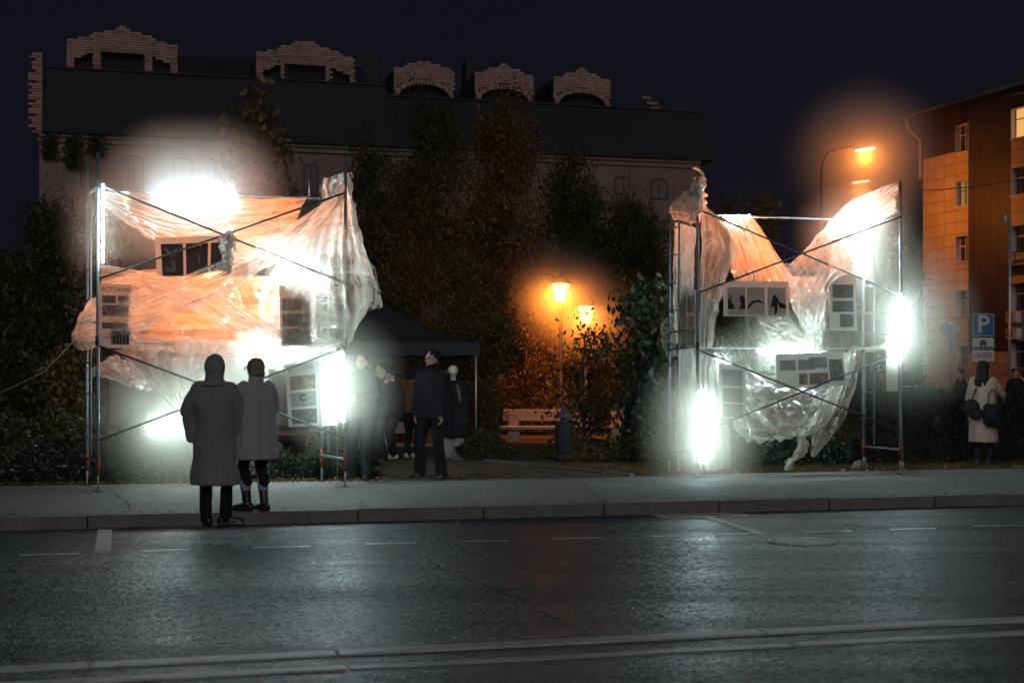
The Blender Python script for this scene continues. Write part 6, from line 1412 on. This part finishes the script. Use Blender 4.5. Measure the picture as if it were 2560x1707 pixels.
person('person in a brown leather jacket partly behind the bearded man', 1028, 1144, 1.70, R(-30), dict(handR=(.26,.05,.84), handL=(-.24,.10,.84)), top=dict(mat=C_brown, hem=.86, w=.25, wm=.25, wh=.22, d=.16, sleeve=1.3, wr=.012, name='leather_jacket'), legs=(C_blk, 1.1, 1.1), shoes=(C_sneak, .05), hair=(C_hair, 'curly'), face=False, palms=True, group=BG)
e, k, limb, HP, V3, base = person('person in a white beanie and long black coat behind the bearded man', 1132, 1146, 1.68, R(-20), dict(handR=(.24,.05,.84), handL=(-.24,.10,.84)), top=dict(mat=C_blk2, hem=.42, w=.25, wm=.25, wh=.25, d=.17, sleeve=1.2, wr=.010, name='long_coat'), legs=(C_grey, 1.5, 2.0), shoes=(C_boot, .05), hat=(C_white, 'beanie'), face=False, palms=False, group=BG)
for q in (0, .03):
    bm = bmesh.new(); tube(bm, [(.12+q,-.13,1.42*k),(.19+q,-.17,1.2*k),(.20+q,-.19,1.10*k)], .004, 5); part_local('bag_strap', bm, C_white, e)
person('dark figure half hidden behind the smoking man', 955, 1160, 1.72, R(120), dict(handR=(.2,.2,1.0), handL=(-.2,.2,1.0)), top=dict(mat=C_blk, hem=.80, w=.24, wm=.23, wh=.22, d=.15, wr=.008, name='jacket'), legs=(C_blk, 1.1, 1.1), shoes=(C_boot, .05), hair=(C_hair, 'short'), face=True, palms=False, group=BG, Y=24.8)
# woman on the right
e, k, limb, HP, V3, base = person('woman with long black hair in a beige coat at the juniper hedge', 2458, 1164, 1.74, R(-38), dict(handR=(.16,.40,1.12), handL=(-.26,.04,.88), footR=(.09,.03,.08), footL=(-.09,-.02,.08), headyaw=R(-10), elbow={1:(1,-.4,-.8),-1:(-1,-.5,0)}),
       top=dict(mat=C_beige, hem=.40, w=.235, wm=.215, wh=.225, d=.15, dh=.16, sleeve=1.15, folds=4, fa=.05, wr=.009, ws=6, name='beige_coat'), legs=(C_blk, 1.0, 1.0), shoes=(C_boot, .28), hair=(C_hair, 'long'), face=True, palms=True, z0=GZ)
hb = empty('shoulder_bag', base + Vector((.10,-.22,.86)), 'black rectangular shoulder bag hanging at the side of the woman in beige', 'bag')
bm = bmesh.new(); c = base + Vector((.10,-.24,.0)); box(bm, (c.x-.17,c.y-.06,.80), (c.x+.14,c.y+.06,1.17)); bmesh.ops.bevel(bm, geom=bm.edges[:], offset=.03, segments=3, affect='EDGES'); from_bm('bag_body', bm, C_blk2, hb, True)
tube_obj('bag_handle', [(c.x-.10,c.y,1.16),(c.x-.09,c.y+.02,1.33),(c.x+.0,c.y+.06,1.42),(c.x+.05,c.y+.03,1.33),(c.x+.06,c.y,1.16)], .010, C_blk2, hb)
tube_obj('bag_strap', [(c.x+.04,c.y,.80),(c.x+.05,c.y-.01,.70),(c.x+.07,c.y,.66)], .007, C_blk2, hb)
bp_ = empty('backpack', base + Vector((-.25,-.15,.98)), 'black glossy puffy bag on the back of the woman in beige', 'bag')
bm = bmesh.new(); q = base + Vector((-.24,-.10,0)); p_ell(bm, (q.x, q.y, 1.12), (.13,.12,.12)); p_ell(bm, (q.x-.05, q.y, 1.07), (.14,.11,.08)); p_ell(bm, (q.x+.09, q.y-.02, 1.00), (.12,.10,.09)); o = sculpt('bag_body', bm, C_blk, bp_, .014, 2, .014, 12)
o.matrix_parent_inverse = Matrix.Translation(bp_.location).inverted()
tube_obj('shoulder_strap', [(q.x+.02,q.y,1.25),(q.x+.08,q.y,1.40),(q.x+.16,q.y+.06,1.50)], .012, C_blk2, bp_)
# far passers-by
person('man in a dark coat beyond the juniper hedge left of the woman', 2404, 1100, 1.76, R(70), dict(stoop=.04), top=dict(mat=C_blk, hem=.7, w=.25, wm=.25, wh=.25, d=.17, wr=.01), legs=(C_blk, 1.1, 1.1), shoes=(C_boot, .05), hair=(C_hair, 'short'), palms=False, Y=36, voxel=.02)
person('passer-by in a dark suit with a white collar beyond the hedge near the right edge', 2538, 1080, 1.78, R(185), {}, top=dict(mat=C_blk, hem=.75, w=.25, wm=.23, wh=.22, d=.15, wr=.008, name='jacket'), legs=(C_blk, 1.1, 1.1), shoes=(C_boot, .05), hair=(C_hair, 'short'), palms=False, Y=42, voxel=.02)
person('dark clothed person at the very right edge beyond the hedge', 2560, 1080, 1.68, R(100), {}, top=dict(mat=C_blk2, hem=.6, w=.25, wm=.24, wh=.24, d=.16, wr=.008), legs=(C_blk, 1.1, 1.1), shoes=(C_boot, .05), hair=(C_hair, 'bob'), palms=False, Y=41, voxel=.02)
finish_sculpts()
# ================================================================== SMALL THINGS, AIR
cr = at_z(325, 1203, GZ); bm = bmesh.new(); P = [bm.verts.new(cr + Vector((.11*math.cos(t)*random.uniform(.5,1), .05*math.sin(t), .02+random.uniform(0,.04)))) for t in np.linspace(0, 5.6, 9)]; cc = bm.verts.new(cr+Vector((0,0,.05)))
for a, b in zip(P, P[1:]+P[:1]): bm.faces.new((a, b, cc))
tag(from_bm('litter_scrap', bm, pmat('turquoise_plastic', (.18,.42,.45), .4, bump=.5, bscale=40), None), 'crumpled turquoise plastic scrap by the left hedge', 'litter')
for x, y, l in ((345,1318,'small brown twig and leaf on the road below the left kerb'), (1492,1284,'small pale pebble against the kerb face in the middle')):
    c = at_z(x, y, 0); bm = bmesh.new(); p_ell(bm, c+Vector((0,0,.015)), (.05,.02,.015), None, 8); tag(from_bm('road_debris', bm, M['kerb'], None, smooth=True), l, 'debris')
bm = bmesh.new(); box(bm, (-70,-6,-1.1), (75,100,17.6)); bmesh.ops.recalc_face_normals(bm, faces=bm.faces)
hz_ = from_bm('haze', bm, volmat('haze', (.95,.95,1), .00025)); hz_['kind'] = 'stuff'
